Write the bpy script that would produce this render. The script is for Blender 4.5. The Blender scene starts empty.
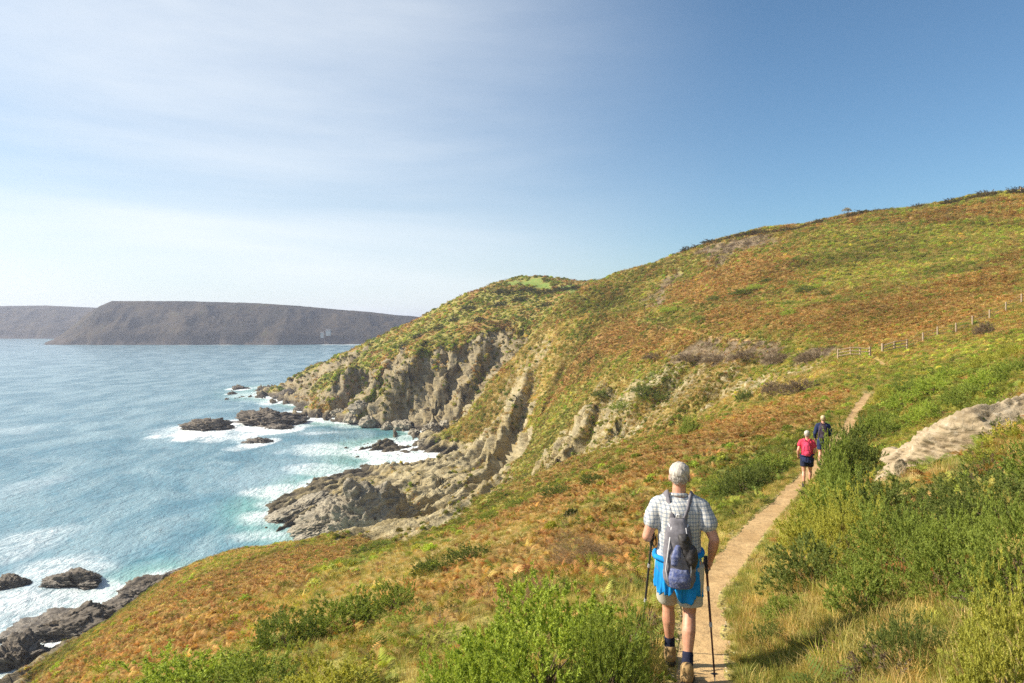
import bpy, math, random, time
import numpy as np
from mathutils import Vector, Matrix
T0 = time.time()
SC = bpy.context.scene
COL = SC.collection
R = math.radians

# ------------------------------------------------------------------ camera, sky, sun, exposure
FX, CX, HY, HC = 683.0, 512.0, 322.0, 50.0        # focal length in px, centre column, horizon row, eye height above the sea
cam_d = bpy.data.cameras.new('camera'); cam = bpy.data.objects.new('camera', cam_d); COL.objects.link(cam)
cam.location = (0, 0, HC); cam.rotation_euler = (R(90), 0, 0)
cam_d.sensor_width = 36.0; cam_d.lens = 36.0*FX/1024.0
cam_d.shift_y = -(341.5-HY)/1024.0
cam_d.clip_start = 0.05; cam_d.clip_end = 9000
SC.camera = cam
SUN_AZ, SUN_EL = -88.0, 36.0                       # degrees from the view direction (minus = left), degrees above the horizon
sdir = Vector((math.sin(R(SUN_AZ))*math.cos(R(SUN_EL)), math.cos(R(SUN_AZ))*math.cos(R(SUN_EL)), math.sin(R(SUN_EL))))
sun_d = bpy.data.lights.new('sun', 'SUN'); sun = bpy.data.objects.new('sun', sun_d); COL.objects.link(sun)
sun_d.energy = 4.8; sun_d.angle = R(0.6); sun_d.color = (1.0, 0.90, 0.74)
sun.rotation_euler = (-sdir).to_track_quat('-Z', 'Y').to_euler()
sun.location = (-60, 0, 120)
W = bpy.data.worlds.new('World'); SC.world = W; W.use_nodes = True
SC.view_settings.view_transform = 'Standard'; SC.view_settings.look = 'None'
SC.view_settings.gamma = 1.0; SC.view_settings.use_curve_mapping = False
SC.cycles.use_denoising = False; SC.cycles.sample_clamp_indirect = 4.0; SC.cycles.sample_clamp_direct = 12.0
SC.view_settings.exposure = 0.90

class NT:
    """small node-tree writer"""
    def __init__(s, tree): s.t = tree; s.n = tree.nodes; s.l = tree.links
    def node(s, kind, **kw):
        n = s.n.new(kind)
        for k, v in kw.items():
            if k.startswith('i_'):
                n.inputs[k[2:].replace('_', ' ')].default_value = v
            else: setattr(n, k, v)
        return n
    def put(s, sock, v):
        if hasattr(v, 'links') and hasattr(v, 'is_output'): s.l.new(v, sock)
        else: sock.default_value = v
    def math(s, op, a, b=None, c=None, clamp=False):
        n = s.n.new('ShaderNodeMath'); n.operation = op; n.use_clamp = clamp
        for i, v in enumerate((a, b, c)):
            if v is not None: s.put(n.inputs[i], v)
        return n.outputs[0]
    def vmath(s, op, a, b=None):
        n = s.n.new('ShaderNodeVectorMath'); n.operation = op
        s.put(n.inputs[0], a)
        if b is not None:
            s.put(n.inputs[1], b)
        return n.outputs[0]
    def mix(s, f, a, b, mode='MIX'):
        n = s.n.new('ShaderNodeMix'); n.data_type = 'RGBA'; n.blend_type = mode; n.clamp_factor = True
        s.put(n.inputs[0], f); s.put(n.inputs[6], c4(a)); s.put(n.inputs[7], c4(b))
        return n.outputs[2]
    def noise(s, vec, scale, detail=3, rough=0.55, dist=0.0, out=0, kind='FBM'):
        n = s.n.new('ShaderNodeTexNoise'); n.noise_type = kind
        n.inputs['Scale'].default_value = scale; n.inputs['Detail'].default_value = detail
        n.inputs['Roughness'].default_value = rough; n.inputs['Distortion'].default_value = dist
        if vec is not None: s.l.new(vec, n.inputs['Vector'])
        return n.outputs[out]
    def ramp(s, f, stops, interp='LINEAR'):
        n = s.n.new('ShaderNodeValToRGB'); s.put(n.inputs[0], f)
        cr = n.color_ramp; cr.interpolation = interp
        while len(cr.elements) < len(stops): cr.elements.new(0.5)
        for e, (p, c) in zip(cr.elements, stops):
            e.position = p; e.color = c4(c)
        return n.outputs[0]
    def rng(s, v, a, b, c=0.0, d=1.0):
        n = s.n.new('ShaderNodeMapRange'); n.clamp = True; n.interpolation_type = 'SMOOTHSTEP'
        s.put(n.inputs[0], v)
        for i, x in enumerate((a, b, c, d)): s.put(n.inputs[i+1], x)
        return n.outputs[0]
    def attr(s, name, out='Fac', kind='GEOMETRY'):
        n = s.n.new('ShaderNodeAttribute'); n.attribute_name = name; n.attribute_type = kind
        return n.outputs[out]
def c4(c):
    if isinstance(c, (tuple, list)):
        return (c[0], c[1], c[2], 1.0) if len(c) == 3 else tuple(c)
    if isinstance(c, (int, float)): return (c, c, c, 1.0)
    return c
def material(name, build):
    m = bpy.data.materials.new(name); m.use_nodes = True
    t = NT(m.node_tree); b = m.node_tree.nodes['Principled BSDF']
    build(t, b); return m

# sky: Nishita, with a veil of thin high cloud
w = NT(W.node_tree); bg = W.node_tree.nodes['Background']
sky = w.node('ShaderNodeTexSky'); sky.sky_type = 'NISHITA'; sky.sun_disc = False
sky.sun_elevation = R(SUN_EL); sky.sun_rotation = R(SUN_AZ)
sky.altitude = 50; sky.air_density = 1.0; sky.dust_density = 0.6; sky.ozone_density = 2.0
tc = w.node('ShaderNodeTexCoord')
sep = w.node('ShaderNodeSeparateXYZ'); w.l.new(tc.outputs['Generated'], sep.inputs[0])
zz = w.math('MAXIMUM', sep.outputs[2], 0.03)
cu = w.math('DIVIDE', sep.outputs[0], zz); cv = w.math('DIVIDE', sep.outputs[1], zz)
comb = w.node('ShaderNodeCombineXYZ'); w.l.new(cu, comb.inputs[0]); w.l.new(cv, comb.inputs[1])
# streaks lie along great circles that sink to the right; coordinates are the plain view of the sky dome
def band(rot, sc, loc=(0, 0, 0)):
    m_ = w.node('ShaderNodeMapping'); w.l.new(tc.outputs['Generated'], m_.inputs[0])
    m_.inputs['Rotation'].default_value = rot; m_.inputs['Scale'].default_value = sc; m_.inputs['Location'].default_value = loc
    return m_.outputs[0]
n1 = w.noise(band((0, R(-33), 0), (0.8, 0.8, 4.4), (0.3, 0, 0.22)), 1.2, 6, 0.6, 0.35)
n2 = w.noise(band((0, R(-42), 0), (0.6, 0.6, 2.6), (1.7, 0.4, 0.75)), 1.0, 3, 0.5, 0.3)
streak = w.rng(n1, 0.25, 0.95); veil = w.rng(n2, 0.25, 0.75)
left = w.rng(sep.outputs[0], 0.34, -0.30)
cl = w.math('MULTIPLY', w.math('MULTIPLY_ADD', streak, 0.75, w.math('MULTIPLY', veil, 0.70)), left)
low = w.rng(sep.outputs[2], 0.45, -0.05)
cl = w.math('MULTIPLY_ADD', w.math('MULTIPLY', low, w.rng(sep.outputs[0], 0.45, -0.30)), 0.55, w.math('MULTIPLY', cl, 0.74), clamp=True)
base = w.mix(1.0, sky.outputs[0], (0.77, 1.0, 1.09), 'MULTIPLY')
skyc = w.mix(cl, base, (7.8, 8.2, 8.5))
w.l.new(skyc, bg.inputs[0]); bg.inputs[1].default_value = 0.069

# ------------------------------------------------------------------ numpy noise
def _h(ix, iy, iz, seed):
    n = (ix.astype(np.int64)*374761393 + iy.astype(np.int64)*668265263 + iz.astype(np.int64)*2147483647 + seed*1274126177) & 0xffffffff
    n = ((n ^ (n >> 13))*1274126177) & 0xffffffff
    n = n ^ (n >> 16)
    return (n & 0xffffff).astype(np.float32)/np.float32(0x7fffff) - np.float32(1)
def vnoise(x, y, z=None, seed=0):
    fx, fy = np.floor(x), np.floor(y); tx, ty = (x-fx).astype(np.float32), (y-fy).astype(np.float32)
    tx = tx*tx*(3-2*tx); ty = ty*ty*(3-2*ty)
    ix, iy = fx.astype(np.int64), fy.astype(np.int64)
    def lay(iz):
        a = _h(ix, iy, iz, seed); b = _h(ix+1, iy, iz, seed); c = _h(ix, iy+1, iz, seed); d = _h(ix+1, iy+1, iz, seed)
        return (a+(b-a)*tx)*(1-ty) + (c+(d-c)*tx)*ty
    if z is None: return lay(np.zeros_like(ix))
    fz = np.floor(z); tz = (z-fz).astype(np.float32); tz = tz*tz*(3-2*tz); iz = fz.astype(np.int64)
    return lay(iz)*(1-tz) + lay(iz+1)*tz
def fbm(x, y, z=None, oct=4, seed=0, gain=0.5, ridged=False):
    s = 0; a = 1.0; tot = 0; f = 1.0
    for o in range(oct):
        c, d = math.cos(0.7*o+0.3), math.sin(0.7*o+0.3)
        xx, yy = (x*c-y*d)*f+o*17.3, (x*d+y*c)*f-o*9.1
        v = vnoise(xx, yy, None if z is None else z*f+o*5.7, seed+o)
        if ridged: v = 1-2*np.abs(v)
        s = s+a*v; tot += a; a *= gain; f *= 2.03
    return s/tot
def facet(x, y, seed=0, tilt=1.0):
    """broken planes: every cell of a jittered lattice has its own height and its own slope"""
    fx, fy = np.floor(x), np.floor(y); best = np.full(x.shape, 1e9); out = np.zeros(x.shape)
    z0 = np.zeros_like(fx).astype(np.int64)
    for i in (-1, 0, 1):
        for j in (-1, 0, 1):
            cx, cy = (fx+i).astype(np.int64), (fy+j).astype(np.int64)
            px, py = cx+0.5+0.48*_h(cx, cy, z0, seed), cy+0.5+0.48*_h(cx, cy, z0, seed+1)
            dx, dy = x-px, y-py; d2 = dx*dx+dy*dy; m = d2 < best
            v = 0.5*_h(cx, cy, z0, seed+2)+tilt*(dx*_h(cx, cy, z0, seed+3)+dy*_h(cx, cy, z0, seed+4))
            out = np.where(m, v, out); best = np.where(m, d2, best)
    return out
def sstep(a, b, x):
    t = np.clip((x-a)/(b-a), 0, 1); return t*t*(3-2*t)

# ------------------------------------------------------------------ the lie of the land: survey points joined by a thin-plate spline
def pt(px, py, Y): return ((px-CX)/FX*Y, Y, HC-(py-HY)/FX*Y)
S = []
PATH = [(0.35, 1.0, 48.15), (0.75, 3.0, 47.62), pt(700, 680, 5.5), pt(700, 592, 8.25), pt(741, 547, 11.0), pt(771, 512, 15.0), pt(794, 488, 19.7),
        pt(820, 462, 24), pt(846, 430, 31), pt(866, 396, 43.6), pt(878, 378, 57), pt(882, 362, 75), pt(850, 352, 85), pt(800, 343, 105), pt(745, 340, 125), pt(695, 333, 158), pt(668, 329, 180), pt(645, 323, 205)]
S += PATH
EDGE = [(40, 683, 88), (100, 625, 100), (190, 577, 116), (270, 560, 105), (350, 549, 92), (410, 534, 88), (470, 516, 85), (560, 472, 82), (640, 441, 78), (700, 421, 75), (760, 401, 73), (830, 378, 72)]
for px, py, Y in EDGE:
    s = (py-HY)/FX; g = (s*Y-1.9)/Y
    S.append(pt(px, py, Y))
    for yy in ((12, 25, 45, 65) if px < 600 else (12, 32, 52) if px < 720 else (52,)):
        if px > 500 and yy == 12: continue
        dz = 1.9+g*yy
        if px > 600 and yy > 30: dz += 0.5
        S.append(((px-CX)/FX*yy, yy, HC-dz))
# right bank
S += [pt(800, 562, 8.8), pt(900, 605, 5.7), pt(1000, 683, 3.8), pt(1024, 568, 5.3), pt(1024, 448, 9.8), pt(900, 468, 14.3), pt(1024, 400, 15), pt(1024, 348, 38), pt(940, 374, 45), pt(960, 400, 25), pt(1010, 370, 26),
      (2.6, 1.5, 48.7), (-1.2, 1.0, 47.7), (0, -2, 48.4)]
# fence line and slope under it
S += [pt(835, 361, 80), pt(907, 354, 78), pt(938, 343, 81), pt(972, 329, 84), pt(1006, 312, 87), pt(1024, 304, 89), pt(960, 347, 68), pt(1010, 334, 66), pt(1150, 300, 80), pt(1150, 330, 50)]
# behind the near edge
S += [(-22, 106, 4), (-30, 120, -4), pt(410, 700, 104)[:2]+(7,), pt(410, 700, 125)[:2]+(0,), pt(470, 700, 100)[:2]+(12,), pt(470, 700, 122)[:2]+(5,), pt(470, 700, 150)[:2]+(4,),
      pt(560, 600, 96)[:2]+(19,), pt(560, 600, 115)[:2]+(15,), pt(640, 600, 97)[:2]+(25,), pt(700, 600, 90)[:2]+(35,), pt(760, 600, 84)[:2]+(39.2,),
      pt(120, 0, 118)[:2]+(-3,), pt(190, 0, 135)[:2]+(0.3,), pt(270, 0, 122)[:2]+(2,), pt(270, 0, 140)[:2]+(-4,), pt(350, 0, 112)[:2]+(-1,)]
# middle spur
S += [pt(*q) for q in ((640, 436, 122), (700, 413, 106), (760, 393, 96), (600, 441, 138), (555, 458, 152), (500, 473, 188), (480, 478, 200),
      (493, 376, 280), (530, 341, 280), (550, 315, 290), (570, 300, 302), (454, 424, 283), (590, 285, 335),
      (600, 310, 275), (650, 300, 250), (640, 325, 203), (700, 300, 205), (750, 280, 200), (750, 318, 142), (800, 300, 150), (850, 260, 187), (900, 300, 118), (900, 245, 190), (950, 310, 100), (960, 255, 170),
      (1000, 290, 108), (1024, 230, 180), (880, 341, 92), (840, 343, 98), (640, 345, 178), (700, 349, 142), (750, 352, 116), (800, 355, 97), (580, 350, 218), (560, 330, 250), (600, 400, 166), (600, 370, 190), (650, 400, 136),
      (700, 385, 119), (750, 375, 106), (800, 370, 87), (520, 400, 232), (545, 430, 185), (495, 440, 240), (560, 370, 228), (525, 440, 200), (540, 365, 245))]
# platform
S += [pt(*q) for q in ((275, 505, 187), (300, 532, 162), (360, 530, 158), (330, 508, 176), (400, 500, 176), (350, 472, 215), (450, 470, 208), (470, 450, 238), (480, 440, 258), (400, 450, 262), (430, 438, 290), (430, 490, 185))]
S += [(-80, 180, -6), (-72, 165, -6), (-60, 140, -6), (-75, 205, -5), (-72, 240, -6), (-75, 270, -4), (-60, 285, -2), pt(454, 0, 297)[:2]+(1,), pt(493, 0, 299)[:2]+(9,), pt(530, 0, 306)[:2]+(27,), pt(550, 0, 312)[:2]+(42,)]
# the far cliff and its headland
S += [pt(*q) for q in ((528, 331, 338), (524, 350, 326), (490, 378, 318), (450, 424, 311), (400, 430, 318), (486, 336, 345), (451, 351, 340), (416, 368, 334), (425, 433, 303), (360, 424, 331), (385, 366, 352), (370, 395, 340), (340, 380, 372), (310, 410, 388),
      (275, 390, 502), (268, 388, 522), (312, 367, 492), (373, 341, 482), (430, 313, 470), (500, 281, 450), (545, 279.5, 432), (590, 283, 400), (450, 322, 405), (420, 345, 380), (480, 302, 412), (540, 300, 382), (350, 366, 412), (320, 386, 415), (345, 402, 366), (290, 395, 440), (450, 400, 320), (486, 360, 332))]
S += [pt(373, 0, 545)[:2]+(3,), pt(430, 0, 560)[:2]+(28,), pt(500, 0, 580)[:2]+(72,), pt(590, 0, 560)[:2]+(74,), pt(312, 0, 540)[:2]+(-4,), (-250, 540, -12), (-190, 420, -8), (-150, 350, -9), (-100, 330, -4), (-120, 300, -12), (-260, 700, -15), (-120, 700, -12), (0, 760, 55), (150, 760, 80)]
# the skyline of the upper hill and the plateau behind
for q in ((620, 277, 345), (650, 268, 322), (700, 248, 287), (740, 238, 270), (800, 227, 250), (860, 215, 240), (900, 210, 235), (960, 201, 225), (1024, 193, 215), (1150, 178, 200)):
    a = pt(*q); S.append(a); S.append((a[0]*1.3, a[1]*1.3, a[2]+1.0))
S += [(300, 300, 96), (300, 120, 92), (300, 0, 90), (150, 0, 88), pt(330, 0, 600)[:2]+(-12,), pt(350, 0, 640)[:2]+(-10,), pt(300, 0, 600)[:2]+(-14,), (70, 0, 72), (50, 30, 61), (100, 60, 62), (15, 0, 53.5), (300, 600, 88), (6, -4, 50.3)]
S += [(0, -30, 48), (40, -40, 66), (-40, -40, 30), (-100, -40, -6), (-95, 20, -6), (-75, 40, 1.0), (-40, 20, 28.5), (-90, 90, -5), (-70, 88, 0.5), (-76, 70, -1), (-160, 160, -14), (-200, 0, -15), (-200, 260, -14), (0, -200, 60), (-300, -200, -15), (200, -200, 95), (-400, 400, -18)]
S = np.array(S, dtype=np.float64)
def tps_fit(P, lam=0.02):
    n = len(P); d = np.hypot(P[:, None, 0]-P[None, :, 0], P[:, None, 1]-P[None, :, 1])/100.0
    K = np.where(d > 0, d*d*np.log(np.maximum(d, 1e-9)), 0)
    # biharmonic smoothing eases with distance so that the near ground keeps its detail
    rr = np.hypot(P[:, 0], P[:, 1])/100.0
    K[np.arange(n), np.arange(n)] += lam*0.002*(0.03+rr)**2
    Q = np.c_[np.ones(n), P[:, 0]/100, P[:, 1]/100]
    A = np.zeros((n+3, n+3)); A[:n, :n] = K; A[:n, n:] = Q; A[n:, :n] = Q.T
    return np.linalg.solve(A, np.r_[P[:, 2], 0, 0, 0])
TW = tps_fit(S)
def tps(x, y):
    x = np.asarray(x, dtype=np.float64); y = np.asarray(y, dtype=np.float64); sh = x.shape
    x = x.ravel(); y = y.ravel(); out = np.empty(len(x)); n = len(S)
    for i in range(0, len(x), 40000):
        dx = (x[i:i+40000, None]-S[None, :, 0])/100; dy = (y[i:i+40000, None]-S[None, :, 1])/100
        d2 = (dx*dx+dy*dy).astype(np.float32)
        K = 0.5*d2*np.log(np.maximum(d2, 1e-12))
        out[i:i+40000] = K.astype(np.float64)@TW[:n] + TW[n] + TW[n+1]*x[i:i+40000]/100 + TW[n+2]*y[i:i+40000]/100
    return out.reshape(sh)
#@@PREVIEW
QUAL = 1.0
PY_ = np.array([p[1] for p in PATH]); PX_ = np.array([p[0] for p in PATH])
_ys = np.r_[np.arange(-2, 60, 0.25), np.arange(60, 230, 1.0)]
_xs = np.interp(_ys, PY_, PX_)
for _ in range(3):                                # round the corners of the path
    _xs = np.r_[_xs[:1], (_xs[:-2]+2*_xs[1:-1]+_xs[2:])/4, _xs[-1:]]
_fs = np.gradient(_xs, _ys)
_hs = tps(_xs, _ys)
def path_d(x, y):
    """signed distance to the middle of the path (plus = right of it), and the path's height there"""
    f = np.interp(y, _ys, _xs); g = np.interp(y, _ys, _fs)
    d = (x-f)/np.sqrt(1+g*g)
    d = np.where((y < -2) | (y > 215), 99.0, d)
    return d, np.interp(y, _ys, _hs)
def path_w(y): return 0.30-0.05*sstep(6, 12, y)-0.21*sstep(46, 52, y)*sstep(77, 71, y)

def cast(px, py, rmax=900):
    """the ground point seen at a pixel of the survey view"""
    s = (py-HY)/FX; Y = np.exp(np.linspace(math.log(1.5), math.log(rmax), 2500)); X = (px-CX)/FX*Y
    z = tps(X, Y); gap = HC-s*Y-z
    i = int(np.argmax(gap < 0)) if (gap < 0).any() else -1
    return float(X[i]), float(Y[i])
SCARPS = [  # crest line (survey pixels, uphill end first), rise at the crest, drop beyond it, width of the rise, width of the drop
 ([(528, 368), (521, 392), (507, 425), (490, 455), (472, 486)], 2.8, 5.5, 16, 4.0),
 ([(604, 394), (592, 415), (580, 438), (560, 462)], 1.9, 2.2, 10, 3.2),
 ([(680, 368), (655, 390), (632, 408)], 1.6, 2.2, 9, 2.5),
 ([(740, 372), (715, 385), (700, 396)], 1.0, 1.6, 7, 2.0),
 ([(560, 352), (552, 372), (545, 392)], 1.2, 2.2, 9, 3.0),
 ([(420, 350), (409, 375), (397, 400), (388, 420)], 5.0, 6.5, 14, 4.5),
 ([(354, 370), (347, 388), (337, 408)], 4.0, 5.5, 12, 4.5),
 ([(488, 338), (478, 362), (470, 390), (462, 414)], 4.0, 4.5, 12, 4.0),
 ([(452, 350), (446, 375), (438, 402)], 3.0, 4.0, 10, 3.5),
 ([(385, 366), (376, 385), (366, 408)], 3.0, 4.0, 10, 4.0)]
SCW = [(np.array([cast(a_, b_) for a_, b_ in q]), u_, v_, wl, wr) for q, u_, v_, wl, wr in SCARPS]
def scarps(x, y):
    out = np.zeros(np.shape(x))
    for P_, u_, v_, wl, wr in SCW:
        lo, hi = P_.min(0)-60, P_.max(0)+60; m = (x > lo[0]) & (x < hi[0]) & (y > lo[1]) & (y < hi[1])
        if not m.any(): continue
        a_, b_ = x[m]+1.5*fbm(x[m]/7, y[m]/7, oct=2, seed=88), y[m]+1.5*fbm(x[m]/7+3, y[m]/7, oct=2, seed=89); best = np.full(a_.shape, 1e9); sd = np.zeros(a_.shape); tt = np.zeros(a_.shape); n = len(P_)-1
        for i in range(n):
            p, q = P_[i], P_[i+1]; e = q-p; L = e@e; t = np.clip(((a_-p[0])*e[0]+(b_-p[1])*e[1])/L, 0, 1)
            dx, dy = a_-p[0]-t*e[0], b_-p[1]-t*e[1]; d_ = np.hypot(dx, dy); cr_ = e[0]*dy-e[1]*dx; k = d_ < best
            best = np.where(k, d_, best); sd = np.where(k, np.sign(cr_)*d_, sd); tt = np.where(k, (i+t)/n, tt)
        g = np.where(sd < 0, u_*np.exp(-(sd/wl)**2), (u_+v_)*sstep(wr, 0, sd)-v_*np.exp(-(np.maximum(sd-wr, 0)/(wl*0.8))**2))
        # fade past both ends of the crest line
        over = np.where((tt <= 0) | (tt >= 1), best, 0.0); g *= np.exp(-(over/6.0)**2)*np.clip(0.35+tt*2.2, 0, 1)
        out[m] += g
    return out

def base_h(x, y):
    r = np.hypot(x, y); h = tps(x, y)+scarps(x, y)
    a1 = 1.5*sstep(25, 130, r); a2 = 0.35*sstep(10, 50, r); a3 = 0.07*sstep(1.5, 8, r)
    d, hp = path_d(x, y)
    k = sstep(path_w(y)+0.05, path_w(y)+1.2+0.01*r, np.abs(d))
    n = a1*fbm(x/22, y/22, oct=3, seed=3) + a2*fbm(x/5, y/5, oct=3, seed=4) + a3*fbm(x/1.1, y/1.1, oct=3, seed=5)
    gully = 1.2*sstep(60, 140, r)*sstep(20, 60, np.hypot(x-42, y-90))*(np.abs(fbm((x+0.6*y)/16, (y-0.2*x)/60, oct=3, seed=9))*-2+0.4)
    n = n + gully
    h1 = h+n
    bench = sstep(0.15, 1.1, np.abs(d))
    h2 = hp*(1-bench) + h1*bench
    near = sstep(220, 180, r)
    h1 = h1*(1-near) + (h*(1-k)+h1*k)*near if False else h1
    return np.where(np.abs(d) < 1.1, h2, h+n*k)
# ------------------------------------------------------------------ what grows where: patches traced on the ground
RUST, GREEN, TAN, HEATH, ROCK, FIELD, LUSH = range(7)
PATCH = [
 (FIELD, 0.9, 3.0, [(500, 281), (545, 280.5), (592, 284), (575, 287), (520, 285)]),
 (HEATH, 0.85, 3.0, [(690, 254), (735, 240), (775, 235), (782, 240), (745, 250), (715, 262)]),
 (HEATH, 0.7, 2.0, [(640, 300), (672, 272), (684, 276), (668, 292), (655, 308)]),
 (RUST, 0.9, 5.0, [(720, 262), (800, 250), (830, 262), (780, 290), (715, 300), (660, 305), (670, 285)]),
 (GREEN, 0.85, 6.0, [(800, 250), (900, 222), (1000, 210), (1023, 240), (1000, 262), (900, 285), (840, 285), (790, 275)]),
 (RUST, 0.7, 4.0, [(880, 222), (1023, 195), (1023, 215), (950, 226)]),
 (RUST, 0.95, 4.0, [(800, 335), (870, 300), (960, 275), (1023, 255), (1023, 300), (980, 318), (900, 345), (860, 350)]),
 (RUST, 0.8, 4.0, [(700, 312), (830, 300), (880, 308), (800, 332), (720, 325)]),
 (GREEN, 0.6, 4.0, [(690, 330), (800, 330), (850, 345), (780, 346), (700, 338)]),
 (HEATH, 0.9, 1.5, [(668, 352), (700, 342), (760, 345), (840, 349), (838, 360), (770, 364), (700, 362)]),
 (RUST, 0.95, 3.0, [(575, 345), (620, 322), (665, 328), (690, 340), (650, 352), (600, 356)]),
 (RUST, 0.6, 3.0, [(535, 372), (590, 362), (600, 375), (560, 386), (530, 384)]),
 (TAN, 0.85, 3.0, [(600, 380), (700, 362), (830, 366), (820, 385), (700, 405), (600, 440), (560, 455), (570, 410)]),
 (GREEN, 0.7, 2.5, [(525, 400), (575, 388), (590, 400), (560, 430), (525, 440)]),
 (LUSH, 0.85, 2.0, [(640, 372), (672, 368), (680, 385), (650, 398), (620, 412), (605, 405)]),
 (TAN, 0.85, 3.0, [(500, 375), (545, 325), (575, 345), (560, 372), (535, 395), (505, 440), (460, 450), (455, 425)]),
 (FIELD, 0.35, 3.0, [(545, 330), (590, 290), (610, 300), (580, 340)]),
 (RUST, 0.95, 3.0, [(560, 478), (640, 448), (720, 420), (800, 393), (852, 390), (850, 402), (790, 425), (720, 450), (640, 480), (560, 510), (480, 530), (470, 515)]),
 (GREEN, 0.7, 1.5, [(380, 530), (440, 512), (520, 492), (600, 465), (620, 466), (560, 488), (470, 520), (390, 548)]),
 (RUST, 0.95, 3.0, [(45, 682), (110, 625), (200, 578), (270, 556), (350, 543), (350, 560), (290, 590), (200, 650), (160, 682)]),
 (GREEN, 0.8, 1.5, [(310, 575), (345, 548), (400, 535), (410, 545), (370, 560), (330, 585)]),
 (TAN, 0.6, 2.0, [(230, 610), (330, 575), (440, 540), (560, 510), (560, 540), (440, 570), (330, 620), (240, 640)]),
 (RUST, 0.6, 2.0, [(380, 600), (470, 545), (560, 530), (650, 510), (650, 570), (560, 590), (430, 640)]),
 (LUSH, 0.95, 1.5, [(862, 400), (900, 372), (950, 362), (1023, 345), (1023, 400), (950, 412), (890, 440), (862, 430)]),
 (LUSH, 0.8, 0.6, [(700, 470), (760, 455), (800, 440), (850, 400), (860, 398), (845, 430), (800, 465), (770, 500), (740, 520), (715, 530), (690, 500)]),
 (LUSH, 0.5, 0.6, [(790, 500), (900, 440), (1023, 440), (1023, 560), (900, 560), (800, 560)]),
 (TAN, 0.55, 0.5, [(730, 640), (790, 560), (870, 560), (900, 600), (960, 640), (1000, 682), (730, 682)]),
]
ROCKP = [
 (1.0, 2.5, [(384, 366), (416, 364), (451, 349), (486, 334), (527, 331), (526, 345), (493, 378), (454, 423), (430, 434), (380, 430), (360, 424), (388, 395)]),
 (1.0, 2.5, [(330, 388), (352, 372), (384, 364), (376, 392), (360, 414), (330, 416), (300, 400)]),
 (0.9, 3.0, [(268, 389), (300, 374), (345, 358), (372, 345), (355, 362), (320, 380), (300, 404), (280, 398)]),
 (1.0, 3.0, [(272, 506), (330, 470), (400, 447), (440, 436), (490, 436), (512, 450), (500, 470), (470, 512), (350, 543), (300, 537)]),
 (1.0, 1.6, [(522, 380), (534, 398), (526, 440), (500, 480), (474, 494), (496, 440), (510, 400)]),
 (0.52, 3.0, [(600, 385), (680, 362), (830, 360), (815, 378), (740, 392), (700, 408), (640, 432), (560, 465), (545, 462), (578, 430)]),
 (0.50, 3.0, [(470, 452), (498, 400), (530, 345), (548, 340), (536, 380), (508, 432), (488, 455)]),
 (0.85, 1.2, [(588, 408), (598, 418), (585, 440), (560, 462), (545, 466), (572, 432)]),
 (0.6, 1.5, [(820, 362), (838, 366), (790, 380), (740, 392), (700, 402), (720, 385), (770, 370)]),
]
def world_poly(pix): return np.array([cast(a, b) for a, b in pix])
PATCHW = [(k, s, f, world_poly(q)) for k, s, f, q in PATCH]
ROCKW = [(s, f, world_poly(q)) for s, f, q in ROCKP]
def poly_mask(x, y, P, soft):
    out = np.zeros(x.shape, np.float32)
    lo, hi = P.min(0)-soft*1.5, P.max(0)+soft*1.5
    m = (x > lo[0]) & (x < hi[0]) & (y > lo[1]) & (y < hi[1])
    if not m.any(): return out
    a, b = x[m], y[m]; d2 = np.full(a.shape, 1e12); ins = np.zeros(a.shape, bool); n = len(P)
    for i in range(n):
        p, q = P[i], P[(i+1) % n]; e = q-p; L = max(e@e, 1e-9)
        t = np.clip(((a-p[0])*e[0]+(b-p[1])*e[1])/L, 0, 1)
        d2 = np.minimum(d2, (a-p[0]-t*e[0])**2+(b-p[1]-t*e[1])**2)
        if p[1] != q[1]:
            ins ^= ((p[1] > b) != (q[1] > b)) & (a < (q[0]-p[0])*(b-p[1])/(q[1]-p[1])+p[0])
    d = np.sqrt(d2)*np.where(ins, 1, -1)
    out[m] = sstep(-soft, soft, d)
    return out
def warp(x, y):
    r = np.hypot(x, y); w = np.clip(0.03*r, 0.2, 5.0)
    return x+w*fbm(x/6+5, y/6, oct=3, seed=21)+w*0.6*fbm(x/1.7, y/1.7, oct=2, seed=25), y+w*1.6*fbm(x/6, y/6+9, oct=3, seed=22)+w*0.9*fbm(x/1.7+4, y/1.7, oct=2, seed=26)
def rock_mask(x, y, h):
    a, b = warp(x, y); m = np.zeros(x.shape, np.float32)
    for s, f, P in ROCKW:
        m = np.maximum(m, s*poly_mask(a, b, P, f))
    m = m*(0.75+0.5*sstep(-0.5, 0.3, fbm(x/7, y/7, oct=3, seed=31)))
    low = sstep(5.0, 2.2, h+1.6*fbm(x/9, y/9, oct=3, seed=33))
    return np.clip(np.maximum(m, low), 0, 1)
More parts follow.
